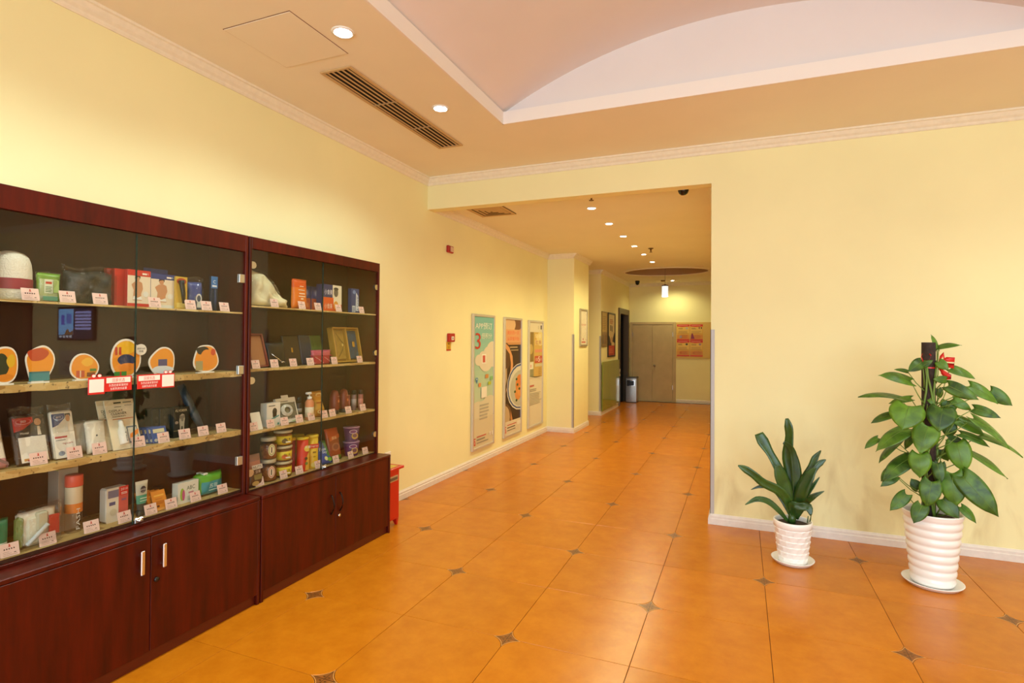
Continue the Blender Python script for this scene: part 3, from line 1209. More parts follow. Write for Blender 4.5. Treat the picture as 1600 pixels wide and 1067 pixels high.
def vessel(name, label, cat, X, y, z, parts, group=None, seg=24, rz=0.0, lean=0.0, sy=1.0):
    """parts: list of (part name, profile, material); the first one is the body"""
    mb = MB().lathe(parts[0][1], seg, parts[0][2] if not isinstance(parts[0][2], str) else pm(parts[0][2]), sy=sy)
    o = tag(mb.build(name), label, cat, group)
    place(o, X, y, z, rz, lean)
    for nm, pr, mt in parts[1:]:
        MB().lathe(pr, seg, mt if not isinstance(mt, str) else pm(mt), sy=sy).build(nm, o)
    return o


# ---- near cabinet, top shelf
TOWEL = mat('white_terry', 'F1E9DA', 0.95, bump=(160, 1.0))
o = vessel('towel_roll', 'white rolled towel with a maroon paper band, top shelf of near cabinet', 'towel', -0.455, -1.228, S11, [('towel', [(0.058, 0.0), (0.066, 0.01), (0.068, 0.06), (0.067, 0.12), (0.064, 0.15), (0.056, 0.176), (0.042, 0.191), (0.02, 0.199), (0.0, 0.201)], TOWEL)])
MB().lathe([(0.0695, 0.045), (0.0700, 0.05), (0.0700, 0.085), (0.0695, 0.088)], 24, mat('maroon_band', '9A2A3C', 0.5), cap0=False, cap1=False).build('paper_band', o)
pouch('soap_pack', 'green and white wash pack next to the white towel roll', 'wash pack', -0.40, -1.118, S11, 0.088, 0.122, 0.03, lambda u, v, f: '7EA83C' if v > 0.82 or u > 0.85 or u < 0.06 else ('C9D6C4' if v < 0.25 else 'C6D39A'),
      prints=lambda P: P.rect(0.25, 0.3, 0.6, 0.78, 'DDE3C8').rect(0.3, 0.62, 0.55, 0.7, 'C4402C').lines(0.3, 0.35, 0.56, 0.56, 4, '6E8A58').rect(0.62, 0.34, 0.84, 0.76, 'A9C070').rect(0.2, 0.06, 0.8, 0.2, '5E9A80'), film=(1.05, 1.04, 1.1, 0.002), seed=3)
pouch('black_garment_bag', 'black folded garment in a crinkled clear bag, top shelf', 'garment bag', -0.385, -0.962, S11, 0.200, 0.145, 0.08, lambda u, v, f: mat('black_cloth', '17150F', 0.6), film=(1.04, 1.14, 1.15, 0.013), seed=11, wob=0.009, nu=20, nv=16)


def underwear(P, band, photo):
    P.rect(0, 0, 1, 1, 'EBD8BE')
    P.rect(0, 0.84, 1, 1, band)
    P.rect(0, 0, 1, 0.10, band if photo == 1 else 'E4E2DE')
    sk = 'C98E66'
    P.poly([(0.22, 0.18), (0.26, 0.45), (0.16, 0.6), (0.3, 0.68), (0.5, 0.7), (0.62, 0.66), (0.66, 0.5), (0.58, 0.36), (0.62, 0.18)], sk)
    P.ell(0.42, 0.76, 0.09, 0.07, sk)
    P.poly([(0.32, 0.84), (0.3, 0.76), (0.36, 0.8), (0.48, 0.82), (0.53, 0.76), (0.54, 0.84)], '3A2418')
    P.poly([(0.22, 0.2), (0.62, 0.2), (0.58, 0.3), (0.42, 0.25), (0.26, 0.3)], 'F2EDE6')
    P.ell(0.78, 0.36, 0.12, 0.08, 'E8E2D8')
    P.text('L', 0.86, 0.89, 0.05, 'FFFFFF')
    P.rect(0.62, 0.88, 0.82, 0.93, 'F6E6D6')


carton('underwear_box', 'front red underwear carton with a torso photo', 'carton', -0.395, -0.757, S11, 0.108, 0.176, 0.022, 'C3231C', lambda P: underwear(P, 'CE2A20', 1), group='red underwear cartons')
carton('underwear_box', 'red underwear carton half hidden, second from the front', 'carton', -0.425, -0.800, S11, 0.100, 0.176, 0.022, 'C3231C', lambda P: P.rect(0, 0.84, 1, 1, 'CE2A20').rect(0.0, 0.1, 0.1, 0.8, 'A31914'), group='red underwear cartons')
carton('underwear_box', 'rearmost red underwear carton, furthest towards the black bag', 'carton', -0.455, -0.818, S11, 0.095, 0.176, 0.022, 'B81E18', lambda P: P.rect(0, 0.84, 1, 1, 'CE2A20'), group='red underwear cartons')
carton('underwear_box', 'front blue underwear carton with a bare chest photo', 'carton', -0.393, -0.640, S11, 0.125, 0.17, 0.022, '2C3A7A', lambda P: underwear(P, '2C3A7A', 2), group='blue underwear cartons')
o = carton('underwear_box', 'rear blue underwear carton with a hanging tab', 'carton', -0.425, -0.655, S11, 0.13, 0.17, 0.022, '24316A', None, group='blue underwear cartons')
MB().box(-0.004, -0.001, -0.06, 0.06, 0.168, 0.196, pm('2B3873')).build('hanging_tab', o)
o = carton('razor_pack', 'yellow razor blister pack beside the blue underwear carton', 'blister pack', -0.375, -0.558, S11, 0.062, 0.165, 0.012, 'C9A23A', lambda P: P.rect(0, 0, 1, 1, 'D2A93C').ell(0.5, 0.86, 0.42, 0.1, 'B23A22').rect(0.1, 0.05, 0.9, 0.2, 'E2C66A'))
MB().tube([(0.012, 0.004, 0.03), (0.014, 0.0, 0.08), (0.012, -0.006, 0.125), (0.014, -0.010, 0.145)], [0.006, 0.010, 0.012, 0.014], 10, BLACK).build('razor', o)
o = pouch('sock_pack', 'blue sock pack in a clear bag, third item from the right end', 'sock pack', -0.40, -0.452, S11, 0.085, 0.15, 0.04, lambda u, v, f: '2E4B9C' if v > 0.5 or u < 0.3 else '56658A', film=(1.25, 1.18, 1.2, 0.006), seed=21, wob=0.002)
P = Print(0.085, 0.15, x=0.024)
P.ell(0.6, 0.42, 0.2, 0.17, 'E8E4DC').ell(0.6, 0.42, 0.13, 0.11, '3F4C6A').rect(0.46, 0.1, 0.74, 0.3, 'E3DDCF')
P.build('printed_front', o)
o = carton('toothbrush_pack', 'narrow navy hanging pack with a bright blue label at the shelf end', 'blister pack', -0.40, -0.349, S11, 0.04, 0.19, 0.014, '15233F', lambda P: P.rect(0.0, 0.66, 1, 1, '2F6FB0').text('C', 0.3, 0.8, 0.09, 'E8F0F8').rect(0.15, 0.7, 0.85, 0.75, 'DCE6F0'))
MB().tube([(0.006, 0, 0.01), (0.007, 0.002, 0.06), (0.006, 0, 0.12)], [0.004, 0.006, 0.004], 8, pm('1C2E55')).build('toothbrush', o)


# ---- near cabinet, second shelf: plain die-cut cards on feet
def blob(cx, cz, rx, rz, seed, n=28, amp=0.12):
    rnd = random.Random(seed)
    a1, a2, p1, p2 = amp * rnd.random(), amp * rnd.random(), rnd.random() * 6, rnd.random() * 6
    return [(cx + rx * math.cos(2 * PI * k / n) * (1 + a1 * math.sin(3 * 2 * PI * k / n + p1)), cz + rz * math.sin(2 * PI * k / n) * (1 + a2 * math.sin(2 * 2 * PI * k / n + p2))) for k in range(n)]


def diecut(label, y, w, h, seed, fields, main='EE9A2C'):
    """white card cut to a soft outline, standing on a foot, with plain colour fields"""
    mb = MB()
    pts = [(a, max(0.0, b)) for a, b in blob(0, h * 0.5, w * 0.5, h * 0.52, seed)]
    t = 0.003
    n = len(pts)
    mb.add([(0, a, b) for a, b in pts] + [(-t, a, b) for a, b in pts], [tuple(range(n)), tuple(range(n, 2 * n))] + [(i, (i + 1) % n, n + (i + 1) % n, n + i) for i in range(n)], pm('F4EEE4'))
    mb.box(-0.016, 0.003, -w * 0.33, w * 0.33, 0, 0.006, pm('F4EEE4'))
    o = tag(mb.build('display_card'), label, 'display card', 'die-cut display cards')
    place(o, -0.345, y, S12)
    P = Print(w, h, x=0.0008)
    P.poly([(0.5 + q / w * 0.90, 0.5 + (max(0.02 * h, r) - h * 0.5) / h * 0.90) for q, r in pts], main)
    for f in fields:
        kind = f[0]
        if kind == 'b':
            P.poly([(0.5 + a, b) for a, b in blob(f[1] - 0.5, f[2], f[3], f[4], f[5])], f[6])
        else:
            P.rect(*f[1:])
    P.build('printed_front', o)
    return o


diecut('white edged card with a dark green field, cut by the photo edge', -1.292, 0.085, 0.153, 1, [('b', 0.35, 0.5, 0.3, 0.3, 4, '2C3A24'), ('b', 0.72, 0.6, 0.16, 0.16, 5, 'E2B52C'), ('b', 0.5, 0.2, 0.3, 0.08, 2, 'E08A28')])
diecut('white edged card with a red top over orange and teal fields', -1.178, 0.098, 0.151, 2, [('b', 0.42, 0.76, 0.36, 0.18, 2, 'C24A26'), ('r', 0.12, 0.06, 0.84, 0.30, '3F8A92'), ('r', 0.12, 0.27, 0.84, 0.31, '2E6C74')])
diecut('low white edged card with an orange field over small red boxes', -1.016, 0.114, 0.112, 3, [('b', 0.6, 0.7, 0.2, 0.16, 5, 'F2B840'), ('r', 0.22, 0.12, 0.50, 0.38, 'C65A3A'), ('r', 0.34, 0.12, 0.38, 0.38, 'E8D0B0'), ('r', 0.58, 0.14, 0.86, 0.30, '8A4A22'), ('r', 0.68, 0.34, 0.9, 0.44, '5A8A3A')])
o = diecut('tallest white edged card with yellow, navy and green fields beside a bubble', -0.845, 0.135, 0.176, 4, [('b', 0.5, 0.78, 0.3, 0.17, 7, 'F2BE2E'), ('b', 0.52, 0.46, 0.3, 0.14, 8, '34385E'), ('b', 0.55, 0.28, 0.32, 0.1, 9, 'EA8C30'), ('r', 0.14, 0.6, 0.34, 0.8, 'C23A26'), ('r', 0.22, 0.6, 0.26, 0.8, 'E6C060'), ('r', 0.12, 0.06, 0.52, 0.17, '3F8A36'), ('r', 0.3, 0.06, 0.35, 0.17, 'C23A26')])
mb = MB()
pts = [(0.026 * math.cos(2 * PI * k / 24), 0.026 * math.sin(2 * PI * k / 24)) for k in range(24)]
mb.add([(0.004, a, b) for a, b in pts] + [(0.001, a, b) for a, b in pts], [tuple(range(24)), tuple(range(24, 48))] + [(i, (i + 1) % 24, 24 + (i + 1) % 24, 24 + i) for i in range(24)], pm('F4EEE4'))
bub = mb.build('speech_bubble', o, (0, 0.066, 0.128))
P = Print(0.045, 0.03, x=0.0046, z0=-0.015)
P.text('送给TA的', 0.5, 0.52, 0.3, '3A3632', wid=0.85, align='c').text('惊喜', 0.5, 0.1, 0.3, '3A3632', wid=0.45, align='c')
P.build('lettering', bub)
diecut('white edged card with a round orange field on a pale cloud', -0.671, 0.13, 0.133, 5, [('b', 0.52, 0.62, 0.32, 0.3, 12, 'EE9C2C'), ('b', 0.5, 0.22, 0.42, 0.14, 3, 'DCE4EA'), ('r', 0.32, 0.36, 0.66, 0.6, '55527E')])
diecut('white edged card with orange and black fields nearest the cabinet end', -0.437, 0.145, 0.152, 6, [('b', 0.34, 0.78, 0.24, 0.14, 2, '2A2822'), ('b', 0.55, 0.5, 0.3, 0.3, 3, 'EE9430'), ('b', 0.78, 0.72, 0.1, 0.12, 4, 'D4502C'), ('r', 0.08, 0.1, 0.36, 0.42, 'A8A070')])


# red signs stuck on the glass (the square code field stays blank)
def glass_sign(label, y, w, zc, h, flip):
    mb = MB()
    mb.box(0, 0.0015, -w / 2, w / 2, -h / 2, h / 2, pm('D3221A'), 0.0007)
    o = tag(mb.build('shop_sign'), label, 'sign', 'red signs on the cabinet glass')
    o.location = (XU - 0.0095, y, zc)
    cw = h * 1.02
    c0 = -w / 2 - 0.001 if not flip else w / 2 - cw + 0.001
    sq = MB()
    sq.box(0.0, 0.0022, c0, c0 + cw, -h * 0.62 if not flip else -h * 0.56, h * 0.5, pm('D3221A'), 0.001)
    q = sq.build('code_field', o)
    mb2 = MB()
    zz = -h * 0.06 if not flip else -h * 0.03
    mb2.box(0.0022, 0.0030, c0 + 0.004, c0 + cw - 0.004, zz - cw * 0.42, zz + cw * 0.42, pm('EFE6DA'), 0.0003)
    mb2.build('blank_square', q)
    for sgn in (-1, 1):
        e = MB()
        for rr, col, xx in ((0.0095, 'D3221A', 0.0), (0.0070, 'EFE6DA', 0.0012)):
            pt = [(rr * math.cos(2 * PI * k / 18), rr * 0.85 * math.sin(2 * PI * k / 18)) for k in range(18)]
            e.add([(xx + 0.0015, a, b) for a, b in pt] + [(xx, a, b) for a, b in pt], [tuple(range(18)), tuple(range(18, 36))] + [(i, (i + 1) % 18, 18 + (i + 1) % 18, 18 + i) for i in range(18)], pm(col))
        e.build('bow_loop', o, (0, c0 + cw / 2 + sgn * 0.0115, h * 0.5 + 0.006))
    P = Print(w - cw, h, x=0.0024, y0=(c0 + cw) if not flip else -w / 2, z0=-h / 2)
    P.rect(0.05, 0.56, 0.95, 0.92, 'F4EADC')
    P.text('回家优选', 0.5, 0.62, 0.24, 'D3322A', wid=0.46, align='c')
    P.text('东西还是家里的好', 0.5, 0.32, 0.17, 'F6EDE4', wid=0.72, align='c')
    P.text('当家热卖扫这里', 0.5, 0.09, 0.17, 'F6EDE4', wid=0.62, align='c')
    P.build('lettering', o)
    return o


s1 = glass_sign('red sign on the left glass door of the near cabinet', -0.922, 0.182, 1.262, 0.066, False)
s2 = glass_sign('red sign on the right glass door of the near cabinet', -0.717, 0.180, 1.262, 0.066, True)

# ---- near cabinet, third shelf
o = pouch('sanitary_pack', 'white pack with a red heart at the photo edge, third shelf', 'pack', -0.37, -1.302, S13, 0.09, 0.17, 0.03, lambda u, v, f: 'F1E9DC' if v > 0.2 else 'D99AA0', lean=0.35, seed=31, prints=lambda P: P.ell(0.62, 0.72, 0.16, 0.12, 'CF2A24').poly([(0.2, 0.4), (0.95, 0.1), (0.95, 0.02), (0.2, 0.32)], '8A6A66'))


def undies_pack(P, top, low):
    P.rect(0.04, 0.55, 0.96, 0.94, low)
    P.poly([(0.04, 0.94), (0.04, 0.66), (0.3, 0.7), (0.62, 0.84), (0.62, 0.94)], top)
    P.ell(0.34, 0.86, 0.22, 0.06, 'D98A80' if top != '34457E' else 'B9BED2')
    P.ell(0.34, 0.865, 0.20, 0.05, top)
    P.text('浪莎', 0.34, 0.84, 0.05, 'F0E0D4', align='c')
    P.ell(0.74, 0.83, 0.1, 0.075, 'C99468')
    P.poly([(0.6, 0.55), (0.66, 0.72), (0.74, 0.75), (0.84, 0.72), (0.92, 0.55)], '2A2420' if top != '34457E' else 'E4DFD4')
    P.poly([(0.69, 0.56), (0.71, 0.74), (0.78, 0.74), (0.8, 0.56)], 'EADFCB')
    P.poly([(0.62, 0.93), (0.62, 0.85), (0.68, 0.9), (0.8, 0.9), (0.86, 0.85), (0.86, 0.93)], '2A1C14')


o = carton('underwear_bag', 'clear bag with white cloth under a red and black label, man in suit', 'garment bag', -0.365, -1.178, S13, 0.118, 0.20, 0.022, '4A3826', lambda P: (undies_pack(P, 'BE2E20', '2B2018'), P.rect(0.12, 0.03, 0.9, 0.54, 'F2EADC'), P.rect(0.2, 0.06, 0.5, 0.11, 'D8A060'), P.rect(0.3, 0.05, 0.4, 0.08, 'C84A6A'), P.text('Modal', 0.2, 0.6, 0.04, 'E8DCC8')), lean=0.3, bev=0.006)
link('clear_bag', pillow(0.126, 0.235, 0.036, lambda u, v, f: FILM, wob=0.005, seed=41, crimp=0.1), o, (-0.010, 0, 0))
o = carton('underwear_bag', 'clear bag with white cloth under a blue label, beside the mask pack', 'garment bag', -0.375, -1.062, S13, 0.084, 0.20, 0.022, 'EDE2CF', lambda P: (undies_pack(P, '34457E', 'DDD8C8'), P.rect(0.04, 0.0, 0.96, 0.54, 'F2EADC'), P.rect(0.08, 0.42, 0.62, 0.46, 'B83A3A'), P.lines(0.1, 0.37, 0.6, 0.4, 1, '4A4640'), P.text('npcart', 0.4, 0.27, 0.05, 'B23A34', wid=0.45), P.ell(0.3, 0.1, 0.14, 0.05, '8A96A8')), lean=0.22, bev=0.006)
link('clear_bag', pillow(0.092, 0.228, 0.034, lambda u, v, f: FILM, wob=0.005, seed=42, crimp=0.1), o, (-0.010, 0, 0))
MASK = mat('mask_white', 'EDE5D4', 0.8)
o = pouch('mask_pack', 'white cup mask pack in a clear bag beside the display cleaner', 'mask pack', -0.355, -0.945, S13, 0.084, 0.145, 0.03, lambda u, v, f: MASK, film=(1.02, 1.03, 1.1, 0.002), seed=51, wob=0.002, lean=0.2, prints=lambda P: P.rect(0.42, 0.5, 0.5, 0.55, '3A3A3A').rect(0.25, 0.06, 0.6, 0.09, 'A89878'), group='white mask packs')
o = pouch('mask_pack', 'rear white mask pack, half hidden behind the front one', 'mask pack', -0.415, -0.980, S13, 0.07, 0.135, 0.026, lambda u, v, f: MASK, film=(1.05, 1.05, 1.2, 0.004), seed=52, wob=0.002, lean=0.18, group='white mask packs')


def cleaner(P):
    P.rect(0, 0, 1, 1, 'E6D6B6')
    P.rect(0, 0.9, 1, 1, 'D9C49C')
    P.rect(0.3, 0.925, 0.56, 0.955, '2A241C')
    P.lines(0.62, 0.93, 0.92, 0.97, 1, '5A5040', ragged=0)
    P.lines(0.66, 0.87, 0.92, 0.89, 1, '5A5040', ragged=0)
    P.lines(0.3, 0.85, 0.54, 0.875, 1, '5A5040', ragged=0)
    P.text('DISPLAY', 0.1, 0.755, 0.05, '4A4236')
    P.text('CLEANER', 0.14, 0.695, 0.05, '4A4236')
    P.text('液晶屏幕清洁剂', 0.16, 0.645, 0.035, '5A5040')
    P.rect(0.16, 0.60, 0.95, 0.615, 'C46A3A')
    P.rect(0.56, 0.1, 0.93, 0.44, '6E7480')
    P.rect(0.60, 0.13, 0.9, 0.41, 'D8D2C4')
    P.poly([(0.62, 0.18), (0.94, 0.27), (0.97, 0.37), (0.65, 0.28)], 'EE8A2A')


for k, (yy, xx, lab) in enumerate(((-0.822, -0.355, 'front cream display cleaner blister card with a spray bottle'), (-0.842, -0.378, 'second cream display cleaner card, hidden behind the front one'))):
    o = carton('display_cleaner_pack', lab, 'blister pack', xx, yy, S13, 0.128, 0.232, 0.006, 'E6D6B6', cleaner, lean=0.33, group='display cleaner packs')
    if k == 0:
        MB().lathe([(0.017, 0.02), (0.018, 0.025), (0.018, 0.085), (0.012, 0.1), (0.010, 0.105), (0.010, 0.125), (0.006, 0.135)], 18, pm('ECE6DA', 0.3), c=(0.012, -0.018, 0)).build('spray_bottle', o)
        P = Print(0.02, 0.06, x=0.031, y0=-0.026, z0=0.025)
        P.vtext('KOLA', 0.75, 0.1, 0.75, 0.4, '3A4048')
        P.build('lettering', o)
for k in range(5):
    carton('wipes_packet', 'blue wipes packet leaning before the black shaver boxes, %s of five' % ('front', 'second', 'middle', 'fourth', 'rearmost')[k], 'packet', -0.365 - 0.012 * k, -0.660 - 0.012 * k, S13, 0.075, 0.078, 0.006, '33529A',
           lambda P: P.rect(0.1, 0.62, 0.85, 0.86, 'D9CFA6').rect(0.2, 0.3, 0.8, 0.38, '5874B4').ell(0.2, 0.16, 0.12, 0.1, 'D8D4C8'), lean=0.3, group='blue wipes packets')


def shaver(P):
    P.rect(0, 0, 1, 1, '23211E')
    P.rect(0, 0.0, 1, 0.22, '171512')
    P.rect(0, 0.22, 1, 0.24, '8A7A4A')
    P.text('FLYDEER', 0.5, 0.85, 0.07, 'E8DDB4', wid=0.76, align='c')
    P.poly([(0.42, 0.12), (0.4, 0.4), (0.36, 0.55), (0.4, 0.72), (0.55, 0.78), (0.7, 0.74), (0.74, 0.6), (0.7, 0.42), (0.7, 0.12)], 'B0A794')
    P.poly([(0.5, 0.12), (0.5, 0.36), (0.6, 0.36), (0.62, 0.12)], '4A4438')
    P.ell(0.47, 0.66, 0.08, 0.06, '7E766A').ell(0.62, 0.67, 0.08, 0.06, '7E766A').ell(0.56, 0.58, 0.08, 0.06, '7E766A')
    P.ell(0.18, 0.5, 0.11, 0.05, '9A8878')


carton('shaver_box', 'black shaver carton with a silver shaver picture, third shelf', 'carton', -0.415, -0.520, S13, 0.082, 0.155, 0.05, '1D1B19', shaver, group='black shaver cartons')
for k, yy in enumerate((-0.585, -0.62)):
    carton('shaver_box', ('middle black shaver carton showing a plain dark side', 'black shaver carton furthest towards the blue packets')[k], 'carton', -0.44 - 0.01 * k, yy - 0.005, S13, 0.048, 0.155, 0.05, '191715', lambda P: P.ell(0.5, 0.7, 0.16, 0.05, '3A3833').ell(0.5, 0.5, 0.16, 0.05, '3A3833').ell(0.5, 0.3, 0.16, 0.05, '3A3833').rect(0.94, 0, 1, 1, '4A4844'), group='black shaver cartons')
# folded umbrella
t = thing('folded_umbrella', 'dark checked folded umbrella leaning in the near cabinet', 'umbrella', (-0.40, -0.415, S13 + 0.004))
CHK = mat('umbrella_check', '2A3442', 0.45, noise=(55, 0.5))
MB().tube([(0, 0, 0.03), (-0.02, -0.02, 0.09), (-0.05, -0.045, 0.18), (-0.075, -0.065, 0.26)], [0.014, 0.020, 0.022, 0.018], 14, CHK).build('canopy', t)
MB().tube([(0.004, 0.004, 0.012), (0, 0, 0.034)], [0.012, 0.013], 12, pm('B98A5A')).build('collar', t)
MB().tube([(0.008, 0.010, 0.006), (0.004, 0.004, 0.014)], [0.011, 0.011], 12, BLACK).build('handle', t)

# ---- near cabinet, bottom
pouch('tissue_pack', 'green pack cut by the photo edge, bottom of near cabinet', 'pack', -0.375, -1.29, S14, 0.085, 0.14, 0.05, lambda u, v, f: '1F7A56' if v > 0.35 else ('E4EADB' if v > 0.12 else '2F8A5A'), seed=61, wob=0.002)
o = pouch('travel_kit', 'clear zip bag of travel toiletries with a red card', 'toiletry bag', -0.335, -1.155, S14, 0.158, 0.165, 0.085, lambda u, v, f: FILM, seed=62, wob=0.003, nu=16, nv=16)
MB().box(-0.03, 0.0, -0.045, 0.028, 0.004, 0.125, pm('E9E4CE'), 0.012).build('white_bottle', o)
MB().box(-0.03, 0.005, -0.075, -0.05, 0.004, 0.13, pm('8C9A52'), 0.01).build('green_comb_case', o)
MB().box(0.005, 0.012, 0.030, 0.066, 0.035, 0.115, pm('C62A22'), 0.001).build('red_card', o)
MB().tube([(0.02, -0.05, 0.02), (0.022, 0.02, 0.085)], [0.008, 0.008], 8, pm('DFE6EA')).build('toothpaste', o)
MB().box(-0.02, 0.008, -0.01, 0.03, 0.06, 0.135, pm('C9C3A8'), 0.006).build('soap_box', o)
link('inner_towel', pillow(0.14, 0.14, 0.04, lambda u, v, f: MASK, wob=0.003, seed=63), o, (-0.025, 0, 0.004))
carton('bottle_box', 'tall grey drinking bottle carton with an orange rim, bottom shelf', 'carton', -0.472, -1.000, S14, 0.075, 0.27, 0.075, 'B9A797', lambda P: P.rect(0.0, 0.0, 1, 1, 'B29E8C'), lid=(0.006, 'C9C07A'))
clear = glass_mat('clear_plastic', (0.95, 0.93, 0.90), 1.35, 0.03)
o = vessel('drinking_bottle', 'clear drinking bottle with coral cap and orange band', 'bottle', -0.432, -1.000, S14, [('bottle', [(0.029, 0.0), (0.031, 0.004), (0.031, 0.20)], clear)])
MB().lathe([(0.0315, 0.198), (0.0325, 0.2), (0.0325, 0.243), (0.031, 0.247), (0.0, 0.247)], 24, pm('E8604A')).build('cap', o)
MB().lathe([(0.0312, 0.085), (0.0312, 0.125)], 24, pm('E88A3A'), cap0=False, cap1=False).build('orange_band', o)
MB().lathe([(0.0312, 0.125), (0.0312, 0.197)], 24, pm('E4D2B2'), cap0=False, cap1=False).build('cream_band', o)
P = Print(0.03, 0.12, x=0.0325, z0=0.008)
P.vtext('FASH', 0.75, 0.05, 0.75, 0.5, 'E6E0D6')
P.rect(0.25, 1.3, 0.8, 1.36, '6A5A4A')
P.build('lettering', o)
carton('tissue_box', 'white plastic box with a red and white price burst', 'box', -0.40, -0.838, S14, 0.095, 0.155, 0.055, 'D8CFC2', lambda P: (P.rect(0.0, 0, 0.55, 1, 'E2D8C6'), P.rect(0.55, 0, 1, 1, 'D25A50'), P.rect(0.06, 0.72, 0.55, 0.94, '7A7690'), P.rect(0.12, 0.5, 0.4, 0.6, '55527A'), P.rect(0.6, 0.74, 1, 1.0, 'D8201C'), P.text('2010', 0.64, 0.88, 0.07, 'F8E8E0', wid=0.32), P.lines(0.66, 0.77, 0.95, 0.85, 2, 'F8E8E0', ragged=0.1), P.rect(0.68, 0.58, 0.9, 0.64, '8A5A78'), P.ell(0.3, 0.3, 0.16, 0.1, 'CFC2A8')), bev=0.008)
# tube standing on its cap
o = tag(MB().box(-0.014, 0.014, -0.02, 0.02, 0, 0.03, pm('34403C'), 0.006).build('face_wash_tube'), 'grey and teal face wash tube standing by the glass lock', 'tube')
place(o, -0.375, -0.745, S14)
mb = MB()
vs = []
for k, (z, a, b) in enumerate(((0.03, 0.019, 0.014), (0.06, 0.022, 0.014), (0.10, 0.026, 0.009), (0.15, 0.029, 0.002), (0.165, 0.03, 0.0012))):
    for q in range(16):
        an = 2 * PI * q / 16
        vs.append((b * math.cos(an), a * math.sin(an), z))
fs = [(16 * j + q, 16 * j + (q + 1) % 16, 16 * (j + 1) + (q + 1) % 16, 16 * (j + 1) + q) for j in range(4) for q in range(16)]
for j in range(4):
    mb.add(vs, [f for f in fs if f[0] // 16 == j], pm(('34403C', '3E9A80', 'C9C6B4', 'D8D2C0')[j]), True)
mb.build('tube_body', o)
P = Print(0.05, 0.12, x=0.0125, z0=0.04)
P.ell(0.5, 0.72, 0.26, 0.14, '1E2A3E').text('NIVEA', 0.5, 0.68, 0.07, 'E8E4DC', align='c').text('MEN', 0.5, 0.6, 0.04, 'C8C4BC', align='c').rect(0.2, 0.36, 0.85, 0.4, 'BFE0D2').rect(0.2, 0.26, 0.85, 0.29, 'BFE0D2')
P.build('printed_front', o)
for k in range(4):
    carton('coffee_sachet', '%s orange sachet leaning between the tube and the white carton' % ('front', 'second', 'third', 'rearmost')[k], 'sachet', -0.365 - 0.016 * k, -0.650 - 0.014 * k, S14, 0.07, 0.098, 0.006, 'DE8A2C',
           lambda P: P.rect(0, 0, 1, 0.12, 'E8A858').rect(0.15, 0.7, 0.85, 0.78, 'EFB24C').rect(0.2, 0.55, 0.7, 0.6, 'C8782A').ell(0.3, 0.22, 0.1, 0.05, '6A3A1A').lines(0.15, 0.32, 0.8, 0.5, 3, 'C06E22'), lean=0.38, group='orange sachets')
carton('sanitary_box', 'white and green ABC carton beside the bright green pack', 'carton', -0.375, -0.505, S14, 0.118, 0.105, 0.04, 'E2E0D2', lambda P: (P.rect(0, 0, 1, 1, 'E6E4D8'), P.text('ABC', 0.42, 0.6, 0.2, '3A5A3A', wid=0.4), P.rect(0.5, 0.42, 0.75, 0.5, 'D08A9A'), P.ell(0.2, 0.45, 0.1, 0.3, '9AC04A'), P.ell(0.26, 0.4, 0.07, 0.26, 'C85A8A'), P.lines(0.45, 0.12, 0.9, 0.34, 3, 'A8B49A')), rz=0.05)
o = pouch('napkin_pack', 'bright green and blue sanitary pack at the bottom right corner', 'pack', -0.375, -0.362, S14, 0.165, 0.118, 0.085, lambda u, v, f: '58A82E' if v > 0.62 or u < 0.14 else '2E93A0', seed=71, wob=0.003, nu=16, nv=14, prints=None)
P = Print(0.165, 0.118, x=0.0455)
P.text('苏菲', 0.36, 0.34, 0.2, 'D8ECE4', wid=0.3).rect(0.34, 0.24, 0.7, 0.28, 'BEE0D8')
P.build('lettering', o)
MB().box(-0.03, 0.03, -0.045, -0.02, 0.112, 0.122, pm('E8E8D8'), 0.002).build('opening_flap', o)

# ---- far cabinet, top shelf
ROBE = mat('cream_cotton', 'E9DFB8', 0.9, bump=(30, 0.5))
o = pouch('bathrobe_bag', 'cream folded bathrobe in a clear bag, top of far cabinet', 'garment bag', -0.37, 0.010, S21, 0.255, 0.215, 0.10, lambda u, v, f: ROBE, seed=81, wob=0.012, nu=20, nv=18, sag=0.9)
# slope the right flank of the robe
for me in (o.data,):
    for v in me.vertices:
        k = max(0.0, v.co.y + 0.02) / 0.15
        v.co.z *= max(0.12, 1 - 0.75 * min(1, k))
        v.co.y += 0.05 * min(1, k) if v.co.z < 0.05 else 0
fm = link('clear_bag', pillow(0.275, 0.225, 0.11, lambda u, v, f: FILM, wob=0.007, seed=82, nu=18, nv=16), o)
for v in fm.data.vertices:
    k = max(0.0, v.co.y + 0.02) / 0.15
    v.co.z *= max(0.15, 1 - 0.75 * min(1, k))
pouch('fruit_tea_pouch', 'orange rounded pouch standing beside the cream bathrobe', 'pouch', -0.37, 0.262, S21, 0.13, 0.195, 0.045, lambda u, v, f: 'D9581E' if v > 0.72 else 'E67A26', seed=83, sag=0.4,
      prints=lambda P: (P.lines(0.36, 0.74, 0.62, 0.8, 1, 'F6D8B8', ragged=0), P.lines(0.28, 0.62, 0.7, 0.68, 1, 'F6D8B8', ragged=0), P.lines(0.34, 0.50, 0.72, 0.57, 1, 'F8E4CC', ragged=0), P.lines(0.3, 0.41, 0.74, 0.47, 1, 'F8E4CC', ragged=0), P.rect(0.44, 0.32, 0.62, 0.37, 'F6D8B8'), P.ell(0.5, 0.2, 0.08, 0.05, 'D2442A'), P.ell(0.62, 0.19, 0.06, 0.05, '5A7A2A')))


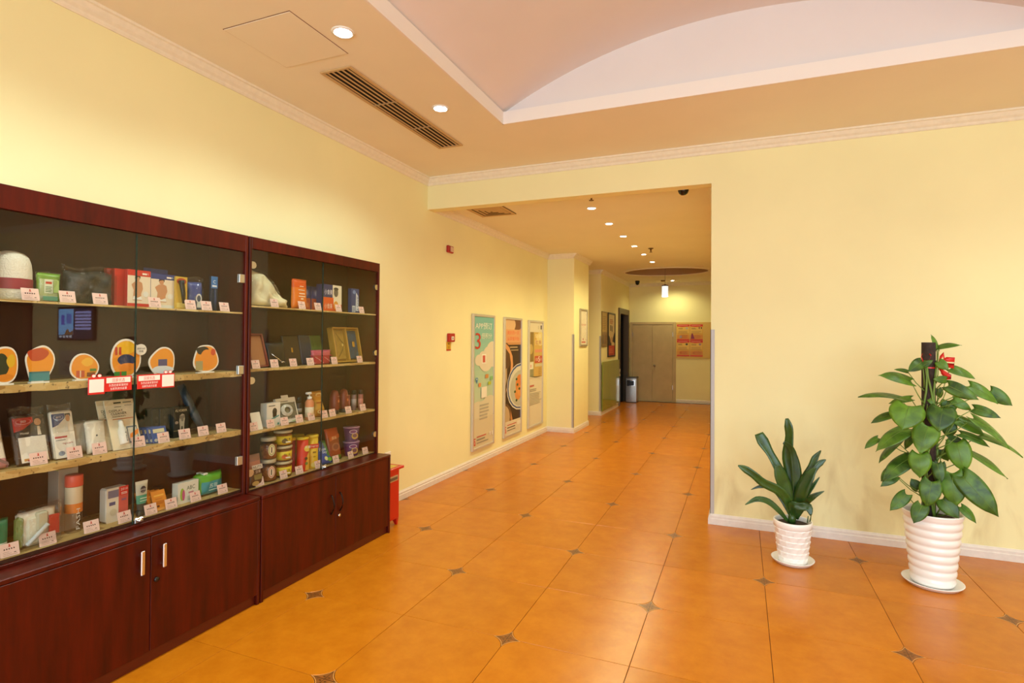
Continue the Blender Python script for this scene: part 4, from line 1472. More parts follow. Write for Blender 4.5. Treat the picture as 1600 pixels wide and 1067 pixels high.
def drink(P):
    P.rect(0, 0.52, 1, 1, '2B3166')
    P.rect(0.5, 0.52, 1, 1, 'E8DCC0')
    P.rect(0, 0, 1, 0.52, 'DB5A22')
    P.rect(0.55, 0.28, 1, 0.52, 'E8DCC0')
    P.text('小食美', 0.06, 0.62, 0.2, 'E8E4EC', wid=0.42)
    P.text('小食美', 0.06, 0.1, 0.2, 'F2DCC8', wid=0.42)
    P.ell(0.68, 0.72, 0.12, 0.16, '6E6258')
    P.ell(0.68, 0.86, 0.13, 0.06, '4A4038')
    P.ell(0.68, 0.24, 0.13, 0.16, 'E8A03A')


carton('drink_box', 'cream, navy and orange double carton showing a cup picture', 'carton', -0.38, 0.565, S21, 0.185, 0.185, 0.06, '2B3166', drink, group='navy and orange cartons')
for k, yy in enumerate((0.375, 0.470)):
    carton('drink_box', ('navy and orange carton nearest the orange pouch', 'middle navy and orange carton, partly covered by the front one')[k], 'carton', -0.44, yy, S21, 0.085, 0.165, 0.06, '2B3166', lambda P: P.rect(0, 0, 1, 0.5, 'A8442A').ell(0.5, 0.72, 0.3, 0.16, '5A5A80').ell(0.5, 0.72, 0.16, 0.1, '8A8AA4').rect(0.2, 0.12, 0.8, 0.3, 'C46A3A'), group='navy and orange cartons')
carton('blue_snack_box', 'small navy and white carton alone at the right of the top shelf', 'carton', -0.385, 0.815, S21, 0.085, 0.18, 0.03, '203A78', lambda P: (P.rect(0, 0, 1, 1, '203A78'), P.ell(0.35, 0.86, 0.2, 0.08, '7A94C8'), P.poly([(0.55, 0.1), (0.95, 0.1), (0.9, 0.7), (0.6, 0.85)], 'D8DCE4'), P.vtext('LOVE', 0.9, 0.15, 0.55, 0.22, '2A4A8A'), P.rect(0.1, 0.04, 0.5, 0.3, 'C8D0DC'), P.lines(0.14, 0.06, 0.46, 0.26, 4, '3A4A7A')))

# ---- far cabinet, second shelf
LEATHER = mat('black_leather', '17130F', 0.45, bump=(120, 0.3))
o = carton('leather_tray', 'tan lined brown tray leaning at the left of the second shelf', 'tray', -0.375, -0.060, S22, 0.125, 0.205, 0.02, '7A3420', lambda P: P.rect(0.09, 0.06, 0.91, 0.94, 'A56A3C'), lean=0.3, bev=0.002)
rim = MB()
for a, b, c, d in ((-0.0625, -0.0535, 0, 0.205), (0.0535, 0.0625, 0, 0.205), (-0.0625, 0.0625, 0, 0.009), (-0.0625, 0.0625, 0.196, 0.205)):
    rim.box(0.0, 0.012, a, b, c, d, pm('84381F'), 0.001)
rim.build('rim', o)
o = pouch('hand_pouch', 'black leather pouch with a steel strap clip', 'pouch', -0.37, 0.085, S22, 0.15, 0.15, 0.035, lambda u, v, f: LEATHER, seed=91, lean=0.2, wob=0.002)
MB().tube([(0.03, -0.06, 0.075), (0.032, -0.02, 0.045), (0.034, 0.02, 0.018)], 0.0028, 8, CHROME).build('strap_clip', o)
MB().tube([(0.034, 0.005, 0.02), (0.036, 0.03, 0.024)], 0.004, 8, CHROME).build('clip_ring', o)
o = carton('wallet', 'dark brown upright wallet with a small gold clasp', 'wallet', -0.395, 0.232, S22, 0.135, 0.195, 0.018, mat('brown_leather', '2A1A10', 0.45, bump=(120, 0.3)), lean=0.2, bev=0.004, group='wallets')
MB().box(0.0, 0.003, -0.006, 0.006, 0.085, 0.115, mat('gold_metal', 'C9A24A', 0.3, 1.0), 0.001).build('clasp', o)
carton('wallet', 'navy embossed wallet leaning behind the red dotted purse', 'wallet', -0.415, 0.378, S22, 0.10, 0.20, 0.016, mat('navy_leather', '1C2A44', 0.4, noise=(120, 0.5)), lean=0.2, bev=0.004, group='wallets')
carton('wallet', 'green wallet leaning behind the red dotted purse', 'wallet', -0.425, 0.492, S22, 0.105, 0.20, 0.016, mat('green_leather', '3E5A22', 0.4, noise=(40, 0.35)), lean=0.2, bev=0.004, group='wallets')
o = pouch('dotted_purse', 'red purse with white dots and a pink flap', 'purse', -0.36, 0.455, S22, 0.19, 0.10, 0.04, lambda u, v, f: 'B3243C' if v < 0.62 else 'C2526A', seed=95)
P = Print(0.19, 0.10, x=0.0205)
for k in range(22):
    P.ell(0.08 + 0.84 * ((k * 0.382) % 1), 0.1 + 0.42 * ((k * 0.237 + 0.1) % 1), 0.014, 0.026, 'F0D8DC', n=10)
P.build('white_dots', o)
MB().box(-0.012, 0.0215, -0.09, 0.09, 0.058, 0.064, pm('A82A44'), 0.001).build('flap_edge', o)
GOLD = mat('gold_box_board', 'B58A34', 0.4)
o = carton('gift_box', 'open gold gift box holding a gold wallet and a blue wallet', 'gift box', -0.385, 0.735, S22, 0.285, 0.255, 0.018, GOLD, lean=0.2, bev=0.001)
rim = MB()
for a, b, c, d in ((-0.1425, -0.132, 0, 0.255), (0.132, 0.1425, 0, 0.255), (-0.006, 0.006, 0, 0.255), (-0.1425, 0.1425, 0, 0.010), (-0.1425, 0.1425, 0.245, 0.255)):
    rim.box(0, 0.03, a, b, c, d, GOLD, 0.001)
rim.build('rim', o)
w1 = MB().box(0.004, 0.018, -0.115, -0.018, 0.022, 0.232, mat('gold_wallet', '9A7A34', 0.35, noise=(30, 0.2)), 0.004).build('gold_wallet', o)
P = Print(0.097, 0.21, x=0.0185, y0=-0.115, z0=0.022)
P.poly([(0.1, 0.9), (0.14, 0.92), (0.7, 0.62), (0.9, 0.55), (0.7, 0.32), (0.14, 0.06), (0.1, 0.08), (0.64, 0.36), (0.8, 0.52), (0.64, 0.58)], '6E5420')
P.ell(0.72, 0.5, 0.08, 0.05, 'D9C27A')
P.build('flap_print', w1)
w2 = MB().box(0.004, 0.018, 0.018, 0.120, 0.022, 0.232, mat('blue_camo', '1E3E5C', 0.35, noise=(38, 0.7)), 0.004).build('blue_wallet', o)
MB().box(0.018, 0.024, 0.060, 0.084, 0.11, 0.15, mat('gold_metal', 'C9A24A', 0.3, 1.0), 0.003).build('clasp', w2)

# ---- far cabinet, third shelf
carton('cable_card', 'plain white card leaning at the left end of the third shelf', 'card', -0.352, -0.085, S23, 0.07, 0.105, 0.003, 'EFE8DC', lean=0.3)
carton('mouse_box', 'white carton with a black computer mouse picture', 'carton', -0.385, 0.058, S23, 0.105, 0.142, 0.05, 'E6E2D6', lambda P: (P.rect(0, 0, 1, 1, 'EBE7DC'), P.ell(0.58, 0.62, 0.17, 0.16, '1E2226'), P.ell(0.58, 0.48, 0.15, 0.16, '15181C'), P.rect(0.57, 0.62, 0.59, 0.78, '5A6064'), P.poly([(0.2, 0.18), (0.4, 0.3), (0.9, 0.4), (0.9, 0.46), (0.4, 0.36), (0.2, 0.26)], '4FA0A0'), P.rect(0.12, 0.86, 0.6, 0.9, '6A6A66'), P.rect(0.1, 0.05, 0.26, 0.12, 'D2622A'), P.rect(0.3, 0.05, 0.45, 0.12, 'C8C2B4'), P.rect(0.78, 0.04, 0.9, 0.13, '2A8A7A')))
o = carton('headset_pack', 'white window pack of coiled earphones with a hanging tab', 'blister pack', -0.385, 0.195, S23, 0.16, 0.158, 0.02, 'E4DFCF', lambda P: (P.rect(0, 0.8, 1, 1, 'E6E2D2'), P.rect(0.06, 0.14, 0.94, 0.8, '6E6E5E'), P.lines(0.12, 0.84, 0.6, 0.92, 1, '7A7A72', ragged=0), P.rect(0, 0, 1, 0.13, 'ECE8DA'), P.poly([(0.5, 0.02), (1, 0.02), (1, 0.10)], '7AA84A')), lean=0.3)
MB().box(-0.004, -0.001, -0.028, 0.028, 0.156, 0.176, pm('E4DFCF')).build('hanging_tab', o)
for k in range(3):
    pts = [(0.004 + 0.003 * k, (0.045 - 0.008 * k) * math.cos(2 * PI * q / 16) - 0.01, 0.078 + (0.035 - 0.006 * k) * math.sin(2 * PI * q / 16)) for q in range(17)]
    MB().tube(pts, 0.004, 6, pm('E6E4DC')).build('earphone_cable', o)
link('clear_window', pillow(0.145, 0.105, 0.035, lambda u, v, f: FILM, wob=0.003, seed=99), o, (0.0, 0, 0.02))
vessel('black_spray', 'small black bottle with a grey label beside the earphones', 'bottle', -0.42, 0.300, S23, [('bottle', [(0.02, 0), (0.021, 0.004), (0.021, 0.105), (0.014, 0.118)], '1A1816'), ('cap', [(0.017, 0.118), (0.017, 0.15), (0.012, 0.156), (0.0, 0.156)], '0F0E0D'), ('grey_label', [(0.0214, 0.055), (0.0214, 0.08)], '8A867E')], seg=20)
o = vessel('pump_bottle', 'coral pump bottle with a white dispenser and pale label', 'bottle', -0.38, 0.355, S23, [('bottle', [(0.026, 0), (0.028, 0.005), (0.028, 0.115), (0.02, 0.13), (0.012, 0.135)], 'D98A5E'), ('pump_collar', [(0.015, 0.135), (0.015, 0.152), (0.005, 0.154), (0.005, 0.172)], 'EFEAE0'), ('pale_label', [(0.0283, 0.02), (0.0283, 0.085)], 'E9D6B8')])
MB().box(-0.012, 0.012, -0.028, 0.010, 0.168, 0.182, WHITE_P, 0.004).build('pump_head', o)
# figure-eight snack pouch
o = pouch('honey_pouch', 'gold waisted pouch beside the coral pump bottle', 'pouch', -0.40, 0.478, S23, 0.105, 0.178, 0.035, lambda u, v, f: 'C98A2A' if (v > 0.62 or v < 0.3) else 'D9A648', seed=101, lean=0.08,
          prints=lambda P: (P.ell(0.45, 0.85, 0.28, 0.07, 'E8CE8A'), P.ell(0.45, 0.83, 0.2, 0.04, 'C9862A'), P.rect(0.2, 0.52, 0.7, 0.57, 'B0601E'), P.ell(0.5, 0.2, 0.24, 0.07, 'E9D08E'), P.ell(0.5, 0.2, 0.14, 0.04, 'C87A24')))
for v in o.data.vertices:
    f = v.co.z / 0.178
    v.co.y *= 1 - 0.28 * math.exp(-((f - 0.5) / 0.16) ** 2)
    v.co.y += 0.012 * math.sin(f * 5)
for k, (yy, lab) in enumerate(((0.655, 'left one of two oval red-brown shampoo bottles'), (0.752, 'right one of two oval red-brown shampoo bottles'))):
    vessel('shampoo_bottle', lab, 'bottle', -0.43, yy, S23, [('bottle', [(0.034, 0.028), (0.036, 0.034), (0.038, 0.08), (0.034, 0.13), (0.022, 0.162), (0.0, 0.172)], '7A2A1A'), ('base_cap', [(0.033, 0.0), (0.034, 0.006), (0.034, 0.028)], '15100E')], group='red-brown shampoo bottles', sy=0.95)
for ob in [x for x in COL.objects if x.name.startswith('shampoo_bottle')]:
    P = Print(0.05, 0.08, x=0.0385, z0=0.06)
    P.ell(0.5, 0.4, 0.2, 0.13, 'C9764A').lines(0.25, 0.8, 0.75, 0.88, 1, 'C9A48A', ragged=0)
    P.build('printed_front', ob)
for k, (yy, xx, lab) in enumerate(((0.822, -0.45, 'dark pink lotion tube nearest the oval bottles'), (0.868, -0.43, 'middle lotion tube, grey and pink'), (0.915, -0.405, 'front lotion tube with a dusky pink label'))):
    vessel('lotion_tube', lab, 'tube', xx, yy, S23, [('tube', [(0.018, 0.0), (0.019, 0.004), (0.019, 0.118)], ('8A4440', '7A5A58', '9A5248')[k]), ('cap', [(0.016, 0.118), (0.016, 0.146), (0.012, 0.15), (0, 0.15)], '15110F'), ('label_band', [(0.0193, 0.03), (0.0193, 0.085)], ('B0685E', 'A89A96', 'C98070')[k])], seg=18, group='lotion tubes')

# ---- far cabinet, bottom
o = pouch('nut_bag', 'brown nut snack bag at the left end of the bottom shelf', 'snack bag', -0.34, -0.095, S24, 0.10, 0.185, 0.035, lambda u, v, f: '8A5A48' if v > 0.75 else ('B06A4A' if v > 0.6 else '5A3A2A'), seed=111, lean=0.15, crimp=0.06,
          prints=lambda P: (P.rect(0.2, 0.52, 0.95, 0.66, 'D8C8B8'), P.text('NUTS', 0.58, 0.55, 0.08, '2A1A14', wid=0.6, align='c'), P.text('坚果', 0.6, 0.4, 0.09, 'E0C8B4', align='c'), P.rect(0.3, 0.2, 0.85, 0.36, '8A7A44'), P.ell(0.35, 0.1, 0.25, 0.07, 'C29A5A')))
COOKIE = mat('cookie_fill', '8E5524', 0.8, noise=(45, 0.5), bump=(60, 1.0))
JAR = glass_mat('jar_glass', (0.93, 0.9, 0.86), 1.4, 0.02)
for k, z in enumerate((0.0, 0.133)):
    o = vessel('cookie_jar', ('lower clear jar of brown biscuits with a pale lid', 'upper clear jar of brown biscuits stacked on the other')[k], 'jar', -0.41, 0.045, S24 + z, [('jar', [(0.046, 0.0), (0.051, 0.006), (0.052, 0.085), (0.042, 0.108)], JAR)], group='clear biscuit jars')
    MB().lathe([(0.044, 0.003), (0.048, 0.01), (0.048, 0.07 + 0.012 * k), (0.03, 0.088), (0, 0.09)], 20, COOKIE).build('biscuits', o)
    MB().lathe([(0.043, 0.108), (0.045, 0.110), (0.045, 0.127), (0.043, 0.130), (0.0, 0.130)], 24, mat('pale_lid', 'C9BEA0', 0.4)).build('lid', o)
    P = Print(0.05, 0.075, x=0.0535, z0=0.02)
    P.ell(0.5, 0.5, 0.42, 0.48, 'E2C8A8').ell(0.5, 0.5, 0.36, 0.41, ('D98A7A', 'A8B06A')[k]).ell(0.5, 0.5, 0.26, 0.32, 'EBD8B8').rect(0.44, 0.28, 0.56, 0.74, '3A2A20')
    P.build('oval_label', o, rot=(0, 0, 0.35 - 0.75))
for k in range(3):
    z = S24 + k * 0.0965
    o = vessel('nut_can', ('bottom', 'middle', 'top')[k] + ' can in the stack of three with yellow wrappers', 'can', -0.41, 0.162, z, [('can', [(0.05, 0.0), (0.052, 0.004), (0.052, 0.08)], JAR), ('nuts', [(0.046, 0.004), (0.049, 0.01), (0.049, 0.072), (0.03, 0.076), (0, 0.077)], COOKIE), ('lid', [(0.053, 0.08), (0.055, 0.082), (0.055, 0.092), (0.052, 0.095), (0, 0.095)], mat('clear_lid', 'C8B894', 0.4)), ('wrapper', [(0.0526, 0.012), (0.0526, 0.062)], 'E2C62E')], group='yellow wrapped cans')
    P = Print(0.07, 0.05, x=0.0545, z0=0.012)
    P.ell(0.42, 0.4, 0.26, 0.28, ('D8782A', 'D2642A', '6A5A3A')[k]).text('酷仁果', 0.36, 0.48, 0.3, '3A3428', wid=0.55).rect(0.5, 0.2, 0.92, 0.36, 'F2E8C8')
    P.build('printed_front', o, rot=(0, 0, -0.5))


def crisp(label, X, y, c1, cap, prints=None):
    o = vessel('crisp_tube', label, 'crisps', X, y, S24, [('tube', [(0.036, 0.0), (0.0365, 0.003), (0.0365, 0.205)], c1), ('lid', [(0.0385, 0.205), (0.039, 0.208), (0.039, 0.219), (0.036, 0.222), (0, 0.222)], cap)], group='crisp tubes')
    if prints:
        P = Print(0.06, 0.2, x=0.0375, z0=0.003)
        prints(P)
        P.build('printed_front', o, rot=(0, 0, -0.5))
    return o


crisp('dark pink crisp tube with a yellow lid behind the red one', -0.455, 0.262, '8E1C34', 'D9B428')
crisp('yellow crisp tube at the back of the crisp tubes', -0.485, 0.365, 'D9B02A', 'D9B428')
crisp('red crisp tube with a yellow lid in the front row', -0.40, 0.318, 'D8301C', 'E2C22E', lambda P: (P.ell(0.8, 0.72, 0.32, 0.1, 'E8C84A'), P.text('乐事', 0.55, 0.72, 0.09, 'F4F0E4'), P.poly([(0.6, 0.02), (1, 0.02), (1, 0.6), (0.8, 0.5), (0.7, 0.3)], 'E2A83A'), P.ell(0.7, 0.4, 0.16, 0.05, '4A3A1A'), P.ell(0.74, 0.24, 0.16, 0.05, '6A7A2A'), P.rect(0.04, 0.03, 0.2, 0.2, 'E8E0D4')))
crisp('bright yellow crisp tube with a red stripe in the front row', -0.40, 0.408, 'E6BC2C', 'E8C83A', lambda P: (P.rect(0, 0.66, 1, 0.8, 'D2322A'), P.text('logras', 0.12, 0.69, 0.08, 'F6EEDC', wid=0.8), P.rect(0.35, 0.5, 0.7, 0.55, '8A6A1A'), P.rect(0.4, 0.36, 0.65, 0.4, 'B08A2A'), P.ell(0.5, 0.12, 0.36, 0.08, 'E8D27A')))
pouch('sweet_bag', 'blue and green sweet bag leaning by the glass lock', 'snack bag', -0.345, 0.500, S24, 0.115, 0.165, 0.035, lambda u, v, f: '2F7A3A' if u > 0.66 and v > 0.3 else '1F50A4', seed=121, lean=0.5, rz=-0.1, crimp=0.06,
      prints=lambda P: (P.text('Blue', 0.2, 0.55, 0.14, 'E6EEF6', wid=0.5, slant=0.2), P.text('Sky', 0.34, 0.4, 0.12, 'E6EEF6', wid=0.34, slant=0.2), P.ell(0.5, 0.2, 0.12, 0.09, 'D8DCA0'), P.ell(0.72, 0.14, 0.14, 0.09, '5FA62E')))
pouch('meat_snack_bag', 'red-brown snack bag with a green foot leaning behind the lock', 'snack bag', -0.385, 0.640, S24, 0.135, 0.225, 0.04, lambda u, v, f: '5A8A2A' if v < 0.17 else ('B8451F' if v > 0.72 else '9A4224'), seed=122, lean=0.2, crimp=0.05,
      prints=lambda P: (P.poly([(0.12, 0.6), (0.88, 0.68), (0.88, 0.8), (0.12, 0.72)], 'C85A2A'), P.text('美味', 0.28, 0.63, 0.11, 'F0D2A8', slant=0.1), P.ell(0.5, 0.4, 0.3, 0.13, 'B06A48'), P.ell(0.52, 0.4, 0.2, 0.08, '8A4630')))
for k in range(2):
    z = S24 + 0.108 * k
    o = vessel('noodle_cup', ('lower purple noodle cup with a ring of noodles pictured', 'upper purple noodle cup stacked on the lower one')[k], 'noodle cup', -0.42, 0.832, z, [('cup', [(0.045, 0.0), (0.046, 0.003), (0.058, 0.098)], '5E2A62'), ('foil_lid', [(0.060, 0.098), (0.061, 0.1), (0.060, 0.104), (0, 0.1045)], 'B98AA8')], group='purple noodle cups')
    P = Print(0.08, 0.09, x=0.057, z0=0.006)
    P.ell(0.6, 0.4, 0.3, 0.26, 'C9A04A').ell(0.6, 0.42, 0.2, 0.16, '7A4A5A').ell(0.45, 0.75, 0.36, 0.16, 'D8C0D0').ell(0.45, 0.75, 0.3, 0.12, '7A3A72')
    P.build('printed_front', o, rot=(0, 0, -0.6))


# ---- price cards
def price_mesh():
    mb = MB()
    w, h = 0.060, 0.050
    mb.box(-0.0016, 0, -w / 2, w / 2, 0, h, mat('price_card_pink', 'F3CFC6', 0.4), 0.0005)
    x = 0.0006
    ink, red = pm('3A2A28'), pm('C8382C')

    def q(y0, z0, y1, z1, mt):
        mb.add([(x, y0, z0), (x, y1, z0), (x, y1, z1), (x, y0, z1)], [(0, 1, 2, 3)], mt)
    q(-0.002, h - 0.011, 0.002, h - 0.004, red)
    q(-0.0035, h - 0.014, 0.0035, h - 0.011, red)
    for k in range(5):
        q(-0.0165 + 0.0075 * k - 0.002, h - 0.024, -0.0165 + 0.0075 * k + 0.002, h - 0.019, ink)
    thin = pm('A8857E')
    q(-0.022, 0.017, -0.002, 0.0182, thin)
    q(-0.022, 0.011, 0.004, 0.0122, thin)
    q(0.012, 0.011, 0.019, 0.0135, ink)
    q(-0.022, 0.005, 0.022, 0.0062, thin)
    ca, sa = math.cos(0.25), math.sin(0.25)
    mb.v = [(vx * ca - vz * sa, vy, vz * ca + vx * sa + 0.0006) for vx, vy, vz in mb.v]     # tilted back
    # little foot that holds it up
    mb.box(-0.018, 0.0, -w / 2 + 0.004, w / 2 - 0.004, 0, 0.0012, mat('clear_foot', 'D8C8C0', 0.2))
    return mb.mesh('price_card')


PMESH = price_mesh()


def prices(z, ys, names, where):
    for y, nm in zip(ys, names):
        o = tag(link('price_card', PMESH), 'small pink price card before the %s, %s' % (nm, where), 'price card', 'pink price cards')
        o.location = (-0.345, y, z + 0.001)
        o.rotation_euler = (0, 0, random.uniform(-0.06, 0.06))


prices(S11, (-1.211, -1.081, -0.954, -0.711, -0.525, -0.434, -0.325), ('white towel roll', 'gap beside the green wash pack', 'black garment bag', 'blue underwear carton', 'yellow razor', 'blue sock pack', 'navy hanging pack'), 'near cabinet top shelf')
prices(S13, (-1.174, -1.045, -0.947, -0.778, -0.657, -0.547, -0.443, -0.335), ('red-labelled underwear bag', 'blue-labelled underwear bag', 'mask pack', 'display cleaner', 'blue wipes', 'shaver carton', 'umbrella', 'empty shelf end'), 'near cabinet third shelf')
prices(S14, (-1.264, -1.138, -0.975, -0.836, -0.715, -0.613, -0.482, -0.322), ('dark green tissue pack', 'travel kit', 'drinking bottle', 'red and white box', 'face wash tube', 'orange sachets', 'ABC carton', 'bright green pack'), 'near cabinet bottom')
prices(S21, (0.022, 0.247, 0.392, 0.594, 0.847), ('bathrobe', 'orange pouch', 'rear navy cartons', 'front navy carton', 'small blue carton'), 'far cabinet top shelf')
prices(S22, (-0.11, 0.028, 0.179, 0.327, 0.557, 0.83), ('leaning tray', 'black pouch', 'brown wallet', 'dotted purse', 'gold wallet', 'blue wallet'), 'far cabinet second shelf')
prices(S23, (-0.118, 0.004, 0.112, 0.236, 0.342, 0.462, 0.544, 0.71, 0.874), ('white leaning card', 'mouse carton', 'left side of the earphone pack', 'small black bottle', 'coral pump bottle', 'gold pouch', 'left shampoo bottle', 'right shampoo bottle', 'lotion tubes'), 'far cabinet third shelf')
prices(S24, (-0.074, 0.11, 0.24, 0.412, 0.584, 0.741, 0.907), ('nut bag', 'yellow cans', 'red crisp tube', 'blue sweet bag', 'red-brown bag', 'left side of the noodle cups', 'right end'), 'far cabinet bottom')

# ================================================================== RED STEEL BOX BESIDE THE CABINETS
RED = mat('red_enamel', 'C81E12', 0.35, coat=0.2)
ry0, ry1, rx1 = 1.035, 1.207, -0.25
t = thing('fire_box', 'red steel box on short legs beside the far cabinet', 'fire box', ((XL + rx1) / 2, (ry0 + ry1) / 2, 0))
ox, oy = t.location.x, t.location.y
MB().box(XL + 0.03 - ox, rx1 - ox, ry0 - oy, ry1 - oy, 0.052, 0.436, RED, 0.004).build('body', t)
lid = MB().box(XL + 0.022 - ox, rx1 + 0.012 - ox, ry0 - 0.008 - oy, ry1 + 0.05 - oy, 0.436, 0.456, RED, 0.003).build('lid', t)
MB().box(XL + 0.06 - ox, rx1 - 0.02 - ox, ry0 + 0.004 - oy, ry1 + 0.012 - oy, 0.456, 0.4575, pm('D9B84A')).build('yellow_label', lid)
pl = MB().box(rx1 - ox, rx1 + 0.003 - ox, 1.06 - oy, 1.187 - oy, 0.352, 0.395, mat('brass_plate', 'C9B894', 0.35, 0.6), 0.001).build('handle_plate', t)
MB().box(rx1 + 0.003 - ox, rx1 + 0.0045 - ox, 1.072 - oy, 1.178 - oy, 0.362, 0.384, mat('handle_slot', '6A5A42', 0.6), 0.0005).build('finger_slot', pl)
for a, b in ((rx1 - 0.03, ry1 - 0.012), (rx1 - 0.03, ry0 + 0.03), (XL + 0.06, ry1 - 0.012), (XL + 0.06, ry0 + 0.03)):
    mb = MB()
    vs = [(a - 0.02 - ox, b - 0.02 - oy, 0.052), (a + 0.028 - ox, b - 0.02 - oy, 0.052), (a + 0.028 - ox, b + 0.010 - oy, 0.052), (a - 0.02 - ox, b + 0.010 - oy, 0.052),
          (a + 0.004 - ox, b - 0.008 - oy, 0), (a + 0.022 - ox, b - 0.008 - oy, 0), (a + 0.022 - ox, b + 0.006 - oy, 0), (a + 0.004 - ox, b + 0.006 - oy, 0)]
    mb.add(vs, [(0, 1, 2, 3), (4, 5, 6, 7), (0, 1, 5, 4), (1, 2, 6, 5), (2, 3, 7, 6), (3, 0, 4, 7)], RED)
    mb.build('leg', t)
# white wall socket behind it
t = tag(MB().box(0, 0.012, -0.043, 0.043, -0.043, 0.043, WHITE_P, 0.004).build('wall_socket'), 'small white wall socket peeping out above the red box', 'socket')
t.location = (XL, 1.56, 0.43)

# ================================================================== ON THE LEFT WALL
t = thing('alarm_sounder', 'small red alarm sounder high on the left wall', 'alarm', (XL, 2.63, 2.38))
MB().box(0, 0.03, -0.06, 0.06, 0, 0.075, mat('alarm_red', 'A8201A', 0.4), 0.008).build('housing', t)
MB().box(0.03, 0.034, -0.02, 0.05, 0.012, 0.064, mat('pale_lens', 'D8B9A4', 0.3), 0.002).build('lens', t)
t = thing('fire_call_point', 'red fire call point on the left wall with a yellow tag', 'call point', (XL, 2.663, 1.437))
MB().box(0, 0.035, -0.06, 0.06, 0, 0.09, mat('call_red', 'B3221C', 0.4), 0.006).build('housing', t)
pl = MB().box(0.035, 0.038, -0.022, 0.03, 0.018, 0.058, pm('E9E0D4'), 0.001).build('press_plate', t)
MB().box(0.038, 0.039, -0.004, 0.012, 0.028, 0.048, pm('6A625A')).build('press_mark', pl)
tg = MB().box(0.0, 0.004, -0.072, 0.022, -0.094, 0.0, pm('D8A52A'), 0.001).build('yellow_tag', t)
P = Print(0.094, 0.094, x=0.0046, y0=-0.072, z0=-0.094)
P.rect(0, 0, 1, 0.16, 'B8281E').ell(0.5, 0.76, 0.1, 0.1, '4A3418').lines(0.3, 0.26, 0.75, 0.58, 3, '9A7420', ragged=0.1)
P.build('printed_front', tg)


SILVER = mat('silver_frame', 'D6D0C8', 0.4, 0.55)


def poster(label, y0, y1, z0, z1, X, prints, fr=0.030, dep=0.030, mt=SILVER, name='framed_poster', cat='poster', group='long framed posters', bg='E2D9C4'):
    t = thing(name, label, cat, (X, (y0 + y1) / 2, z0), group=group)
    w, h = y1 - y0, z1 - z0
    MB().box(0.0, dep * 0.45, -w / 2 + fr * 0.5, w / 2 - fr * 0.5, fr * 0.5, h - fr * 0.5, pm(bg, 0.3)).build('poster_sheet', t)
    for a, b, c, d in ((-w / 2, -w / 2 + fr, 0, h), (w / 2 - fr, w / 2, 0, h), (-w / 2 + fr, w / 2 - fr, 0, fr), (-w / 2 + fr, w / 2 - fr, h - fr, h)):
        MB().box(0.0, dep, a, b, c, d, mt, 0.004).build('frame_bar', t)
    P = Print(w - 2 * fr, h - 2 * fr, x=dep * 0.45 + 0.0006, z0=fr)
    prints(P)
    P.build('printed_art', t)
    return t


def art_app(P):
    n = 24
    top, mid, low = (122, 184, 178), (180, 204, 174), (218, 210, 184)
    for k in range(n):
        f = k / (n - 1)
        a, b, g = (low, mid, f / 0.5) if f < 0.5 else (mid, top, (f - 0.5) / 0.5)
        P.rect(0, k / n, 1, (k + 1) / n + 0.001, '%02X%02X%02X' % tuple(int(a[i] + (b[i] - a[i]) * g) for i in range(3)))
    for cx, cy, r in ((0.95, 0.74, 0.32), (0.7, 0.72, 0.22), (0.45, 0.69, 0.2), (0.25, 0.665, 0.2), (0.6, 0.65, 0.35), (0.95, 0.67, 0.3)):
        P.ell(cx, cy, r, r * 0.22, 'DED3BC')
    for cx, cy, r in ((0.2, 0.27, 0.4), (0.8, 0.30, 0.4), (0.5, 0.25, 0.5)):
        P.ell(cx, cy, r, r * 0.2, 'D9CFB2')
    P.rect(0, 0, 1, 0.22, 'D6C9A8')
    P.text('APP预订', 0.06, 0.905, 0.05, 'F4F0E4', wid=0.84)
    P.text('3', 0.06, 0.75, 0.125, 'C23A2A', wid=0.26)
    P.text('倍积分', 0.36, 0.83, 0.045, 'F0ECDC', wid=0.54)
    P.rect(0.38, 0.635, 0.6, 0.71, 'EFEADD')
    P.rect(0.42, 0.645, 0.55, 0.70, 'C4574A')
    P.ell(0.14, 0.52, 0.06, 0.014, '3F86B4').poly([(0.09, 0.515), (0.14, 0.485), (0.19, 0.515)], '3F86B4').ell(0.14, 0.52, 0.025, 0.006, 'D6DCC4')
    P.rect(0.56, 0.52, 0.72, 0.55, 'C88A4A').rect(0.82, 0.50, 0.96, 0.53, '8ABF7A').rect(0.22, 0.46, 0.34, 0.49, 'DB8E52').rect(0.7, 0.465, 0.86, 0.49, 'B6C23A')
    P.rect(0.36, 0.37, 0.64, 0.455, 'EDE6D8')
    for k in range(5):
        P.lines(0.28, 0.205 + k * 0.026, 0.78, 0.222 + k * 0.026, 1, 'B2AA96', fill=0.7)
    P.rect(0, 0.02, 0.08, 0.075, 'C8442E')
    P.text('7', 0.02, 0.03, 0.035, 'F2E4D4')
    P.lines(0.14, 0.075, 0.74, 0.092, 1, 'C4574A', fill=0.5).lines(0.14, 0.052, 0.68, 0.068, 1, '857C6C', fill=0.6).lines(0.14, 0.03, 0.74, 0.045, 1, '857C6C', fill=0.4)
    P.rect(0.78, 0.06, 0.85, 0.09, 'EFE8DC').rect(0.9, 0.06, 0.97, 0.09, 'EFE8DC')


